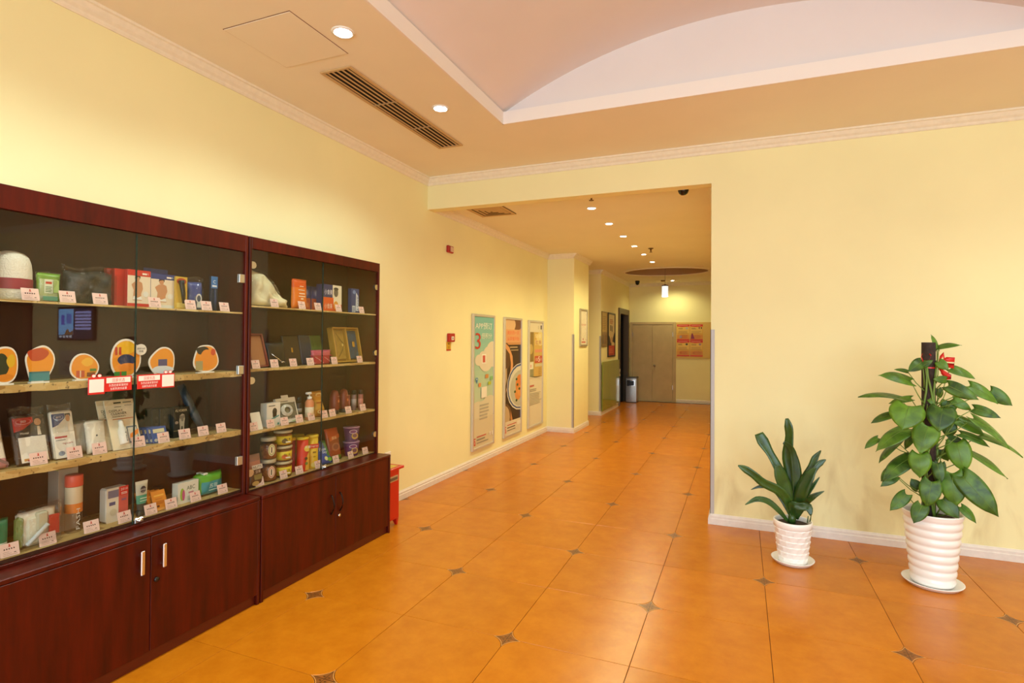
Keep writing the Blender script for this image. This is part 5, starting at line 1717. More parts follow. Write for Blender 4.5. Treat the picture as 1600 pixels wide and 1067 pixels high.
def art_food(P):
    P.rect(0, 0, 1, 1, '3A2414')
    P.rect(0, 0.78, 1, 1, 'C98E56')
    P.ell(0.75, 0.96, 0.3, 0.05, '7A4E2A')
    P.ell(0.3, 0.96, 0.35, 0.07, 'DDB488')
    P.rect(0, 0.80, 1, 0.915, 'DBA070')
    P.text('美好的一天', 0.14, 0.868, 0.036, 'E0603A', wid=0.74)
    P.text('从早餐开始', 0.14, 0.815, 0.036, 'E0603A', wid=0.74)
    P.ell(0.0, 0.68, 0.42, 0.12, '5A3A20')
    P.lines(0.3, 0.752, 0.8, 0.772, 1, 'B9A07A', fill=0.6).lines(0.36, 0.727, 0.86, 0.745, 1, 'A08A66', fill=0.6)
    # hand and sleeve
    P.poly([(0.0, 0.80), (0.25, 0.76), (0.46, 0.68), (0.5, 0.60), (0.42, 0.5), (0.2, 0.42), (0.05, 0.36), (0.2, 0.46), (0.34, 0.56), (0.36, 0.62), (0.28, 0.70), (0.0, 0.76)], 'D99A62')
    P.poly([(0.0, 0.56), (0.12, 0.58), (0.14, 0.48), (0.0, 0.4)], 'B89A74')
    # bowl
    P.ell(0.98, 0.40, 0.86, 0.212, 'E4DCCB')
    P.ell(0.98, 0.402, 0.83, 0.203, '46598A')
    P.ell(0.98, 0.400, 0.76, 0.188, 'D8D4C2')
    P.ell(1.02, 0.385, 0.70, 0.165, 'BDB9A4')
    P.ell(0.92, 0.41, 0.26, 0.10, 'DB8238')
    P.ell(0.82, 0.34, 0.2, 0.06, 'D98E4A')
    P.ell(0.98, 0.36, 0.2, 0.05, 'E29A50')
    for cx, cy in ((0.72, 0.47), (0.78, 0.42), (0.62, 0.36), (0.72, 0.28), (0.9, 0.38)):
        P.ell(cx, cy, 0.06, 0.012, '3E5A2A')
    P.ell(0.0, 0.155, 0.4, 0.12, '6A4A2C')
    P.ell(-0.06, 0.15, 0.36, 0.11, 'C2A67E')
    P.poly([(0.36, 0.2), (0.46, 0.13), (0.5, 0.08), (0.42, 0.08), (0.34, 0.14)], 'C88648')
    P.rect(0, 0, 1, 0.115, 'DCCFB4')
    P.rect(0, 0.02, 0.08, 0.075, 'C8442E')
    P.text('7', 0.02, 0.03, 0.035, 'F2E4D4')
    P.lines(0.14, 0.078, 0.74, 0.094, 1, 'C4574A', fill=0.5).lines(0.14, 0.055, 0.7, 0.07, 1, '5A5448', fill=0.6).lines(0.14, 0.033, 0.74, 0.046, 1, '5A5448', fill=0.5)
    P.rect(0.78, 0.06, 0.86, 0.095, 'EFE8DC').rect(0.9, 0.06, 0.98, 0.095, 'EFE8DC')


def art_offer(P):
    P.rect(0, 0, 1, 1, 'DED2B8')
    P.rect(0.66, 0.935, 0.74, 0.97, 'C8BCA4').rect(0.86, 0.935, 0.96, 0.975, '4A4238')
    P.rect(0, 0.46, 1, 0.905, 'B49A54')
    P.rect(0, 0.62, 0.32, 0.905, '8A6E30')
    P.ell(0.12, 0.74, 0.16, 0.05, 'C2A45A')
    P.rect(0.36, 0.46, 1, 0.905, 'CDA752')
    P.ell(0.85, 0.84, 0.3, 0.07, 'E2CE86')
    P.text('早餐', 0.42, 0.845, 0.042, 'F0E6C0', wid=0.5)
    P.text('优惠', 0.42, 0.78, 0.05, 'F0E6C0', wid=0.52)
    P.text('优惠', 0.44, 0.783, 0.044, 'B05A30', wid=0.48)
    P.rect(0.42, 0.705, 0.98, 0.735, 'D98A6A')
    P.rect(0.4, 0.60, 1, 0.67, 'BE4A28')
    P.text('只需', 0.44, 0.62, 0.028, 'F2DCC0', wid=0.2).text('5', 0.68, 0.612, 0.05, 'FFFFFF', wid=0.12).text('元', 0.83, 0.62, 0.025, 'F2DCC0', wid=0.12)
    P.rect(0, 0.545, 0.3, 0.615, 'D9D6C4')
    P.rect(0.05, 0.55, 0.2, 0.6, 'E9DFCE').rect(0.1, 0.56, 0.14, 0.59, 'C8442E')
    P.rect(0, 0.46, 0.3, 0.545, '8E8A66')
    P.rect(0.42, 0.565, 1, 0.592, 'D0C49A')
    P.lines(0.7, 0.47, 0.92, 0.56, 5, 'B28A3A')
    P.poly([(0, 0.46), (1, 0.46), (1, 0.44), (0, 0.475)], 'DED2B8')
    P.lines(0.04, 0.375, 0.45, 0.395, 1, 'C4574A', fill=0.8)
    P.lines(0.04, 0.33, 0.6, 0.36, 2, '9A907A', fill=0.4).lines(0.04, 0.20, 0.95, 0.32, 8, 'A89F8A', fill=0.35)


poster('long framed poster, teal sky with APP lettering, nearest the camera', 3.172, 3.775, 0.170, 1.762, XL, art_app, bg='BFCBB0')
poster('middle long framed poster showing a soup bowl on dark brown', 4.085, 4.705, 0.172, 1.759, XL, art_food, bg='3A2414')
poster('furthest long framed poster, cream with a yellow offer picture', 4.980, 5.604, 0.166, 1.750, XL, art_offer, bg='DED2B8')

# ================================================================== IN THE HALL
def art_map(P):
    P.rect(0, 0, 1, 1, 'E6DAC2')
    for k in range(60):
        u, v = random.random(), random.random()
        P.mb.add([P._p((u) * P.w, v * P.h), P._p(min(1, u + 0.12) * P.w, (v + 0.004) * P.h), P._p(min(1, u + 0.1) * P.w, min(1, v + 0.012) * P.h)], [(0, 1, 2)], pm(random.choice(('C88A7A', 'C9A26A', 'A8B08A', 'C4685A'))))
    P.x += 0.0003
    P.text('周边地图', 0.15, 0.56, 0.05, 'C4574A', wid=0.7)
    P.rect(0.2, 0.05, 0.8, 0.09, 'C4574A').ell(0.42, 0.16, 0.08, 0.025, 'B03A2C')


poster('pale framed map on the hall pillar face', 6.165, 6.615, 1.357, 1.975, -0.175, art_map, 0.03, 0.025, mat('pale_frame', 'B9AE9A', 0.4, 0.6), 'framed_map', 'framed map', None, 'E6DAC2')


def art_notice(P):
    P.rect(0, 0, 1, 1, 'C2A562')
    P.rect(0, 0, 1, 0.42, '9A7E56')
    P.lines(0.1, 0.5, 0.9, 0.92, 8, '97783E')
    P.rect(0.08, 0.06, 0.42, 0.34, '7A6A58').rect(0.52, 0.06, 0.92, 0.34, '85684A')


poster('faded framed notice beside the black framed poster in the hall', 8.04, 8.505, 1.325, 2.024, -0.26, art_notice, 0.02, 0.02, mat('tan_frame', '8E7440', 0.4, 0.5), 'framed_notice', 'framed notice', None, 'C2A562')


def art_suit(P):
    P.rect(0, 0, 1, 1, 'D2BC8A')
    P.lines(0.2, 0.78, 0.8, 0.9, 3, 'B4603A', fill=0.6)
    P.rect(0.3, 0.60, 0.44, 0.74, '3A342A').rect(0.52, 0.58, 0.64, 0.72, '3A342A')
    P.poly([(0, 0.50), (0.2, 0.46), (0.36, 0.36), (0.5, 0.32), (0.5, 0.24), (0, 0.24)], '1E1A18')
    P.poly([(1, 0.58), (0.84, 0.5), (0.7, 0.42), (0.64, 0.34), (1, 0.3)], '1E1A18')
    P.poly([(0.3, 0.4), (0.5, 0.46), (0.72, 0.42), (0.66, 0.34), (0.5, 0.3), (0.34, 0.32)], 'C29A72')
    P.rect(0.05, 0, 1, 0.24, 'B83A24')
    P.lines(0.15, 0.06, 0.8, 0.18, 3, 'D8785A')


poster('black framed poster of suited hands over a red block', 8.565, 9.24, 1.110, 2.026, -0.26, art_suit, 0.035, 0.025, mat('dark_frame', '2A1C14', 0.4), 'framed_advert', 'framed poster', None, 'D2BC8A')

GREEN = mat('green_glass_panel', '93A038', 0.08, coat=0.6)
t = thing('green_glass_panel', 'green glass wainscot panel low on the hall wall', 'glass panel', (-0.257, 8.82, 0.075))
for a, b in ((-0.785, -0.205), (-0.2, 0.78)):
    MB().box(0.02, 0.032, a, b, 0, 0.96, GREEN, 0.002).build('glass_sheet', t)
for a in (-0.70, -0.28, -0.12, 0.7):
    for z in (0.08, 0.88):
        MB().box(0.0, 0.02, a - 0.012, a + 0.012, z - 0.012, z + 0.012, CHROME).build('standoff', t)
t = thing('green_glass_panel', 'narrow green glass strip right of the dark doorway', 'glass panel', (-0.257, 10.862, 0.08))
MB().box(0.002, 0.014, -0.028, 0.028, 0, 0.95, GREEN, 0.002).build('glass_sheet', t)

# dark doorway in the hall side wall
FRAME = mat('doorway_frame', '5A4A38', 0.4, 0.3)
p = MB()
p.box(-0.36, -0.235, 9.63, 9.765, 0, 2.18, FRAME, 0.004)
p.box(-0.36, -0.235, 10.695, 10.83, 0, 2.18, FRAME, 0.004)
p.box(-0.36, -0.235, 9.765, 10.695, 2.055, 2.18, FRAME, 0.004)
d1 = struct(p.build('door_1'))
DARK = mat('interior_shade_black', '0E0C0A', 0.6)  # near-black lining: the shade inside the doorway is put into its colour
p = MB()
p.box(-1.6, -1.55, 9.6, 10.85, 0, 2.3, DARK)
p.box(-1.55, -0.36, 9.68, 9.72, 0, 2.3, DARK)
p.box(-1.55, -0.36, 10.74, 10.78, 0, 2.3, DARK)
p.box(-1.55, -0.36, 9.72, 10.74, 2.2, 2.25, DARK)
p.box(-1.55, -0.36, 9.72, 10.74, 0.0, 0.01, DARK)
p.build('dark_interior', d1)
t = thing('call_button_plate', 'small call button plate beside the dark doorway', 'button plate', (-0.235, 9.70, 0.66))
MB().box(0, 0.006, -0.04, 0.04, 0, 0.16, mat('button_plate', 'D8CDBA', 0.4), 0.002).build('plate', t)
MB().box(0.006, 0.010, -0.02, 0.02, 0.05, 0.10, BLACK, 0.002).build('button', t)

# double door on the end wall
BEIGE = mat('door_beige', 'C4AC80', 0.55, noise=(6, 0.06))
p = MB()
p.box(-0.226, -0.165, YE - 0.03, YE, 0, 1.895, BEIGE, 0.003)
p.box(0.775, 0.845, YE - 0.03, YE, 0, 1.895, BEIGE, 0.003)
p.box(-0.165, 0.775, YE - 0.03, YE, 1.835, 1.895, BEIGE, 0.003)
d2 = struct(p.build('door_2'))
l1 = MB().box(-0.161, 0.298, YE - 0.022, YE - 0.001, 0.006, 1.831, BEIGE, 0.002).build('door_leaf', d2)
l2 = MB().box(0.303, 0.771, YE - 0.022, YE - 0.001, 0.006, 1.831, BEIGE, 0.002).build('door_leaf', d2)
MB().lathe([(0.018, 0), (0.018, 0.012), (0.026, 0.03), (0.02, 0.045), (0, 0.048)], 16, STEEL).build('door_knob', l2, (0.36, YE - 0.022, 0.86), (PI / 2, 0, 0))
for z in (0.3, 1.55):
    MB().box(0.768, 0.782, YE - 0.036, YE - 0.02, z, z + 0.1, STEEL).build('hinge', d2)
    MB().box(-0.172, -0.158, YE - 0.036, YE - 0.02, z, z + 0.1, STEEL).build('hinge', d2)


def flip_to_y(o):
    """art built facing +X turned to face -Y"""
    o.rotation_euler = (0, 0, -PI / 2)
    return o


t = thing('notice_board', 'cream notice board on the end wall with four red and yellow sheets', 'notice board', (1.235, YE - 0.003, 1.052))
flip_to_y(t)
MB().box(0.0, 0.012, -0.39, 0.39, 0.0, 0.835, mat('board_cream', 'DDB86A', 0.6), 0.002).build('board', t)
cols = [(-0.225, 0.415, 'D2902E'), (0.07, 0.415, 'D2802E'), (-0.225, 0.04, 'C9822A'), (0.07, 0.04, 'C47A2A')]
for k, (yc, z, c) in enumerate(cols):
    sh = MB().box(0.012, 0.0135, yc - 0.141, yc + 0.141, z, z + 0.37, pm('E2AE44')).build('notice_sheet', t)
    P = Print(0.282, 0.37, x=0.0142, y0=yc - 0.141, z0=z)
    P.rect(0, 0, 1, 0.34, 'DD963C').rect(0.04, 0.45, 0.96, 0.82, 'EBC25E').rect(0, 0.87, 1, 1, 'D8362A').poly([(0, 0.88), (0.4, 0.84), (1, 0.88), (1, 0.9), (0, 0.9)], 'D8362A').rect(0, 0, 1, 0.08, 'D23A2A')
    P.lines(0.1, 0.92, 0.9, 0.96, 1, 'F0C8A0', ragged=0.1).lines(0.1, 0.70, 0.5, 0.8, 2, '8A5A2A').lines(0.1, 0.42, 0.9, 0.62, 4, 'C89A4A').lines(0.3, 0.14, 0.9, 0.36, 4, 'C8743A')
    if k == 1:
        P.poly([(0.06, 0.1), (0.12, 0.42), (0.2, 0.44), (0.36, 0.1)], '8A2A5A').rect(0.68, 0.72, 0.76, 0.84, '8A3A3A').rect(0.84, 0.72, 0.92, 0.82, '3A3428')
    else:
        P.ell(0.78, 0.76, 0.1, 0.06, ('B8B09A', '', '3A4A34', '9A7A8A')[k]).ell(0.3, 0.22, 0.1, 0.08, ('A89AA0', '', 'C8742A', 'C87A34')[k])
    P.build('printed_front', sh)
t = thing('wall_notice', 'plain tan notice sheet right of the notice board', 'notice', (1.80, YE, 1.052))
flip_to_y(t)
MB().box(0.0, 0.006, -0.17, 0.17, 0.0, 0.83, mat('notice_tan', 'DDA066', 0.6), 0.001).build('sheet', t)
P = Print(0.34, 0.83, x=0.0068)
P.rect(0.04, 0.58, 0.96, 0.96, 'D2955C').lines(0.2, 0.9, 0.9, 0.93, 1, '9A6A3A').lines(0.2, 0.62, 0.8, 0.86, 5, 'B98450')
P.build('printed_front', t)

# steel ash bin
bw = 0.13
t = thing('ash_bin', 'steel litter bin with a dark mouth in the hall corner', 'litter bin', (-0.115, 10.56, 0))
MB().box(-0.125, 0.125, -bw, bw, 0.015, 0.57, STEEL, 0.006).build('body', t)
MB().box(-0.128, 0.128, -bw - 0.003, bw + 0.003, 0.57, 0.60, mat('dark_steel_top', '6A6258', 0.35, 0.9), 0.005).build('ash_tray_top', t)
op = MB().box(-0.10, 0.09, -bw - 0.006, -bw + 0.002, 0.385, 0.53, CHROME, 0.003).build('mouth_frame', t)
MB().box(-0.075, 0.065, -bw - 0.008, -bw - 0.004, 0.405, 0.51, BLACK, 0.002).build('mouth', op)
MB().box(-0.12, 0.12, -bw + 0.005, bw - 0.005, 0, 0.015, BLACK).build('foot', t)

# ceiling fittings
VENT = mat('vent_cream', 'C9A774', 0.5)
VDARK = mat('vent_duct', '1E1610', 0.8)
t = thing('linear_air_vent', 'long slatted air vent in the left lobby soffit', 'air vent', (0.052, 0.757, ZC))
hx, hy = 0.112, 0.70
MB().box(-hx + 0.01, hx - 0.01, -hy + 0.01, hy - 0.01, -0.002, -0.0005, VDARK).build('duct', t)
for a, b, c, d in ((-hx, -hx + 0.022, -hy, hy), (hx - 0.022, hx, -hy, hy), (-hx + 0.022, hx - 0.022, -hy, -hy + 0.022), (-hx + 0.022, hx - 0.022, hy - 0.022, hy)):
    MB().box(a, b, c, d, -0.010, 0, VENT, 0.003).build('frame_bar', t)
for k in range(5):
    x = -hx + 0.022 + (2 * hx - 0.044) * (k + 0.5) / 5
    mb = MB()
    mb.add([(x - 0.012, -hy + 0.022, -0.003), (x + 0.010, -hy + 0.022, -0.010), (x + 0.0115, -hy + 0.022, -0.008), (x - 0.0105, -hy + 0.022, -0.001),
            (x - 0.012, hy - 0.022, -0.003), (x + 0.010, hy - 0.022, -0.010), (x + 0.0115, hy - 0.022, -0.008), (x - 0.0105, hy - 0.022, -0.001)],
           [(0, 1, 2, 3), (4, 5, 6, 7), (0, 1, 5, 4), (1, 2, 6, 5), (2, 3, 7, 6), (3, 0, 4, 7)], VENT)
    mb.build('slat', t)
for y in (-0.2, 0.25):
    MB().box(-hx + 0.022, hx - 0.022, y - 0.006, y + 0.006, -0.0095, -0.006, mat('vent_bar', 'B39A78', 0.5)).build('cross_bar', t)
t = thing('access_panel', 'flush square access panel in the lobby soffit', 'access panel', (0.02, -0.268, ZC))
MB().box(-0.222, 0.222, -0.215, 0.215, -0.0012, -0.0002, mat('panel_gap', '8A6238', 0.8)).build('gap', t)
MB().box(-0.218, 0.218, -0.211, 0.211, -0.004, -0.001, CEIL, 0.001).build('panel', t)
t = thing('ceiling_diffuser', 'square air diffuser in the hall ceiling behind the beam', 'air vent', (-0.18, 2.757, ZH))
MB().box(-0.2, 0.2, -0.2, 0.2, -0.003, -0.0005, mat('diffuser_throat', '4A3A28', 0.8)).build('duct', t)
for k, s in enumerate((0.205, 0.152, 0.104, 0.056)):
    mb = MB()
    a, b = s, s - 0.044
    z0, z1 = -0.010, -0.004
    vs = [(-a, -a, z1), (a, -a, z1), (a, a, z1), (-a, a, z1), (-b, -b, z0), (b, -b, z0), (b, b, z0), (-b, b, z0)]
    if k == 0:
        vs = [(x, y, z0 if i < 4 else z0 + 0.002) for i, (x, y, z) in enumerate(vs)]
    mb.add(vs, [(0, 1, 5, 4), (1, 2, 6, 5), (2, 3, 7, 6), (3, 0, 4, 7)], VENT)
    mb.build('louvre_ring', t)
for x, y, lb in ((0.975, 2.46, 'ceiling sprinkler head just behind the beam'), (1.03, 5.72, 'ceiling sprinkler head further down the hall')):
    t = thing('sprinkler', lb, 'sprinkler', (x, y, ZH), group='sprinkler heads')
    br = mat('dull_brass', '7A5A34', 0.4, 0.8)
    MB().lathe([(0.040, 0), (0.038, -0.008), (0.015, -0.014)], 18, br).build('rosette', t)
    MB().lathe([(0.013, -0.010), (0.012, -0.036), (0.008, -0.040), (0.008, -0.056)], 12, br).build('nozzle', t)
    MB().lathe([(0.023, -0.061), (0.023, -0.057)], 14, br).build('deflector', t)
for x, y, lb in ((1.800, 2.415, 'black dome camera under the hall ceiling near the beam'), (0.06, 10.2, 'black dome camera at the far end of the hall ceiling')):
    t = thing('dome_camera', lb, 'camera', (x, y, ZH), group='dome cameras')
    MB().lathe([(0.050, 0.0), (0.052, -0.035), (0.046, -0.045)], 20, BLACK).build('mount', t)
    MB().lathe([(0.046, -0.043), (0.045, -0.06), (0.036, -0.082), (0.019, -0.094), (0.0, -0.097)], 20, mat('smoked_dome', '120E0A', 0.12)).build('dome', t)
t = thing('smoke_detector', 'small brown detector beside the furthest downlight', 'detector', (0.63, 10.2, ZH))
MB().lathe([(0.05, 0.0), (0.05, -0.02), (0.035, -0.035), (0.0, -0.038)], 18, mat('brown_detector', '8A6A3C', 0.5)).build('cover', t)
MB().lathe([(0.055, 0.0), (0.055, -0.006)], 18, WHITE_P).build('base', t)

# ================================================================== PART OF THE BACK WALL SEEN ONLY AS A REFLECTION IN THE GLASS
t = thing('wall_screen', 'lit wall screen with blue and violet panels, mirrored in the near cabinet glass', 'screen', (5.41, YB, 1.41))
flip_to_y(t)
MB().box(0.01, 0.05, -0.385, 0.385, 0, 0.455, BLACK, 0.006).build('housing', t)
P = Print(0.73, 0.415, x=0.0506, z0=0.02)


def em(h, s=1.0):
    return mat('screen_' + h, h, 0.4, emit=(h, s * 1.8))


P.rect(0, 0, 1, 1, em('2A2A4A', 1.2)).rect(0.54, 0.14, 0.98, 0.98, em('6FA8E0', 2.6)).rect(0.02, 0.14, 0.5, 0.98, em('2E3050', 1.2))
for k in range(6):
    P.rect(0.03, 0.30 + 0.105 * k, 0.49, 0.375 + 0.105 * k, em('9AA0E0', 2.2))
P.rect(0.8, 0.46, 0.9, 0.78, em('4A58C8', 2.0)).rect(0.6, 0.5, 0.74, 0.82, em('5A78D0', 2.0)).poly([(0.8, 0.14), (0.7, 0.36), (0.64, 0.2), (0.54, 0.3), (0.54, 0.14)], em('8A6A4A', 1.4))
for k in range(4):
    P.rect(0.58 + 0.1 * k, 0.04, 0.65 + 0.1 * k, 0.12, em('C8D0E0', 2.0))
P.build('screen', t)
t = thing('wall_notice', 'pale notice sheet below the wall screen, mirrored in the glass', 'notice', (5.61, YB, 0.93))
flip_to_y(t)
MB().box(0.0, 0.004, -0.22, 0.22, 0, 0.34, pm('E6D8C4')).build('sheet', t)
P = Print(0.44, 0.34, x=0.0048)
P.lines(0.25, 0.5, 0.75, 0.62, 2, '6A6258').lines(0.2, 0.2, 0.8, 0.4, 3, '9A9080')
P.build('printed_front', t)
p = MB()
p.box(6.46, 6.52, YB - 0.03, YB, 0, 2.1, WOOD_EDGE, 0.003)
p.box(7.36, 7.42, YB - 0.03, YB, 0, 2.1, WOOD_EDGE, 0.003)
p.box(6.52, 7.36, YB - 0.03, YB, 2.04, 2.1, WOOD_EDGE, 0.003)
d3 = struct(p.build('door_3'))
MB().box(6.523, 6.938, YB - 0.022, YB - 0.001, 0.006, 2.038, mat('door_brown', '7A5236', 0.5), 0.002).build('door_leaf', d3)
MB().box(6.942, 7.357, YB - 0.022, YB - 0.001, 0.006, 2.038, mat('door_brown', '7A5236', 0.5), 0.002).build('door_leaf', d3)

# ================================================================== POTTED PLANTS
def saucer(parent, r):
    return MB().lathe([(r * 0.80, 0.0), (r * 0.86, 0.002), (r * 0.98, 0.022), (r, 0.026), (r * 0.965, 0.027), (r * 0.85, 0.009), (0, 0.008)], 40, POT).build('saucer', parent)


# ---- small plant in the weave-patterned pot
PX1, PY1 = 2.588, 1.60
t1 = thing('potted_dracaena', 'small strap-leaved plant in a white weave-patterned pot', 'potted plant', (PX1, PY1, 0))
saucer(t1, 0.132)
mb = MB()
rows, seg = 6, 28
zb, zt_, rb, rt_ = 0.010, 0.235, 0.088, 0.113
for k in range(rows):
    z0, z1 = zb + (zt_ - zb) * k / rows, zb + (zt_ - zb) * (k + 1) / rows
    r0, r1 = rb + (rt_ - rb) * k / rows, rb + (rt_ - rb) * (k + 1) / rows
    ring = [[], [], []]
    for s in range(seg):
        a = 2 * PI * (s + 0.5 * (k % 2) * 2) / seg
        out = 0.0045 if s % 2 == 0 else 0.0005
        ring[0].append(((r0 - 0.001) * math.cos(a), (r0 - 0.001) * math.sin(a), z0))
        ring[1].append(((r0 + (r1 - r0) * 0.8 + out) * math.cos(a), (r0 + (r1 - r0) * 0.8 + out) * math.sin(a), z0 + (z1 - z0) * 0.82))
        ring[2].append(((r1 - 0.001) * math.cos(a), (r1 - 0.001) * math.sin(a), z1))
    mb.add(ring[0] + ring[1] + ring[2], [(j * seg + s, j * seg + (s + 1) % seg, (j + 1) * seg + (s + 1) % seg, (j + 1) * seg + s) for j in (0, 1) for s in range(seg)], POT)
mb.lathe([(0.06, 0.009), (rb, zb)], seg, POT, cap1=False)
mb.lathe([(rt_ - 0.001, 0.235), (0.118, 0.240), (0.120, 0.270), (0.117, 0.280), (0.110, 0.280), (0.107, 0.272), (0.100, 0.19)], 40, POT, cap0=False, cap1=False)
mb.build('pot', t1)
MB().lathe([(0.106, 0.250), (0.05, 0.256), (0, 0.255)], 28, SOIL, cap0=False).build('soil', t1)


def strap(pts, wid, parent, dys, mt=LEAF2, name='leaf', org=(0, 0, 0), fold=0.25, twist=0.0):
    """long leaf along a midrib; pts are world points, wid the width at each"""
    pts = [Vector(p) for p in pts]
    # resample
    n = 16
    P2, W2 = [], []
    m_ = len(pts) - 1
    for k in range(n + 1):
        f = k / n * m_
        i = min(int(f), m_ - 1)
        g = f - i
        p0, p1, p2, p3 = pts[max(i - 1, 0)], pts[i], pts[i + 1], pts[min(i + 2, m_)]
        P2.append(0.5 * ((2 * p1) + (p2 - p0) * g + (2 * p0 - 5 * p1 + 4 * p2 - p3) * g * g + (3 * p1 - p0 - 3 * p2 + p3) * g ** 3))
        W2.append(wid[i] + (wid[i + 1] - wid[i]) * g)
    vs, fs = [], []
    cols = 5
    for k in range(n + 1):
        tan = (P2[min(k + 1, n)] - P2[max(k - 1, 0)]).normalized()
        view = (CAM - P2[k]).normalized()
        side = tan.cross(view)
        if side.length < 1e-4:
            side = Vector((1, 0, 0))
        side.normalize()
        nor = side.cross(tan).normalized()
        tw = twist * math.sin(k / n * 3.0)
        side = side * math.cos(tw) + nor * math.sin(tw)
        nor = side.cross(tan).normalized()
        for c in range(cols):
            s = (c / (cols - 1) - 0.5) * W2[k]
            vs.append(P2[k] + side * s - nor * (abs(s) * -fold) - Vector(org))
    for k in range(n):
        for c in range(cols - 1):
            fs.append((k * cols + c, k * cols + c + 1, (k + 1) * cols + c + 1, (k + 1) * cols + c))
    m2 = MB()
    m2.add(vs, fs, mt, True)
    o = m2.build(name, parent)
    sol = o.modifiers.new('thick', 'SOLIDIFY')
    sol.thickness = 0.0012
    return o


def c6(x, y, dy):      # measured in the photograph, put at its own depth near the stem
    return at(1130 + x / 4.105, 640 + y / 4.105, Y=PY1 + dy)


K1 = 0.00094     # metres per measured unit at that depth
small = [
    ([(450, 705), (420, 600), (360, 520), (260, 470), (200, 420), (140, 380), (95, 358)], [30, 62, 70, 62, 55, 52, 8], (0, -.02, -.05, -.08, -.10, -.11, -.12)),
    ([(450, 700), (400, 480), (345, 360), (300, 280), (255, 205), (228, 152)], [30, 80, 62, 55, 84, 60], (0, .01, .02, .03, .04, .05)),
    ([(452, 700), (440, 450), (415, 300), (425, 180), (420, 110), (408, 56)], [30, 80, 78, 54, 58, 20], (.01, .02, .02, .01, .0, .0)),
    ([(462, 700), (470, 420), (450, 290), (420, 235), (385, 210)], [30, 70, 46, 44, 20], (0, -.02, -.03, -.05, -.07)),
    ([(470, 700), (505, 480), (565, 370), (590, 310), (627, 262)], [30, 50, 48, 44, 6], (.02, .05, .07, .08, .09)),
    ([(472, 700), (540, 480), (590, 380), (625, 340), (659, 320)], [24, 40, 34, 40, 6], (.0, .02, .04, .05, .05)),
    ([(470, 700), (530, 560), (575, 490), (618, 432)], [20, 34, 28, 4], (.01, .03, .05, .06)),
    ([(470, 700), (520, 610), (570, 560), (648, 522)], [18, 44, 42, 3], (-.01, -.03, -.05, -.06)),
    ([(455, 700), (440, 615), (490, 622), (545, 628), (562, 680)], [18, 52, 58, 60, 8], (-.02, -.06, -.09, -.11, -.12)),
    ([(420, 722), (360, 650), (290, 590), (215, 574), (140, 610)], [14, 36, 44, 38, 3], (-.01, -.04, -.06, -.09, -.11)),
    ([(440, 700), (370, 570), (310, 505), (240, 492), (178, 513)], [16, 26, 28, 24, 3], (.03, .05, .06, .07, .07)),
    ([(448, 700), (400, 520), (365, 420), (348, 352)], [30, 92, 84, 40], (-.01, -.03, -.05, -.06)),
    ([(465, 700), (500, 540), (550, 430), (595, 372)], [30, 86, 78, 16], (-.01, -.04, -.05, -.06)),
    ([(540, 725), (542, 705), (545, 682)], [8, 8, 6], (-.03, -.03, -.03)),
    ([(556, 718), (560, 700), (563, 680)], [7, 7, 5], (-.03, -.04, -.04)),
]
for k, (pts, wd, dy) in enumerate(small):
    strap([c6(x, y, d) for (x, y), d in zip(pts, dy)], [w * K1 for w in wd], t1, dy, org=(PX1, PY1, 0), fold=0.18, twist=0.25 * (-1) ** k)
MB().lathe([(0.020, 0.25), (0.026, 0.29), (0.020, 0.33)], 12, LEAF2, c=(-0.005, -0.01, 0)).build('stem_base', t1)

# ---- large climbing plant on a moss pole
PX2, PY2 = 3.350, 1.56
t2 = thing('potted_pothos', 'tall climbing heart-leaved plant in a white ribbed pot', 'potted plant', (PX2, PY2, 0))
saucer(t2, 0.158)
prof = [(0.09, 0.009)]
for k in range(73):
    f = k / 72
    z = 0.012 + 0.415 * f
    r = 0.110 + (0.150 - 0.110) * f
    r += 0.0095 * (abs(math.sin(PI * f * 8.5)) ** 0.75 - 0.6)
    prof.append((r, z))
prof += [(0.156, 0.436), (0.158, 0.442), (0.154, 0.446), (0.146, 0.444), (0.142, 0.43), (0.13, 0.33)]
MB().lathe(prof, 48, POT, cap1=False).build('pot', t2)
MB().lathe([(0.141, 0.400), (0.07, 0.408), (0, 0.405)], 28, SOIL, cap0=False).build('soil', t2)
POLE = mat('moss_pole_dark', '3A2A24', 0.9, noise=(50, 0.3), bump=(70, 0.8))
MB().lathe([(0.036, 0.40), (0.036, 1.468), (0.034, 1.470)], 20, POLE, c=(-0.018, 0.0, 0)).build('moss_pole', t2)
BOW = mat('red_ribbon', 'D8261A', 0.35)


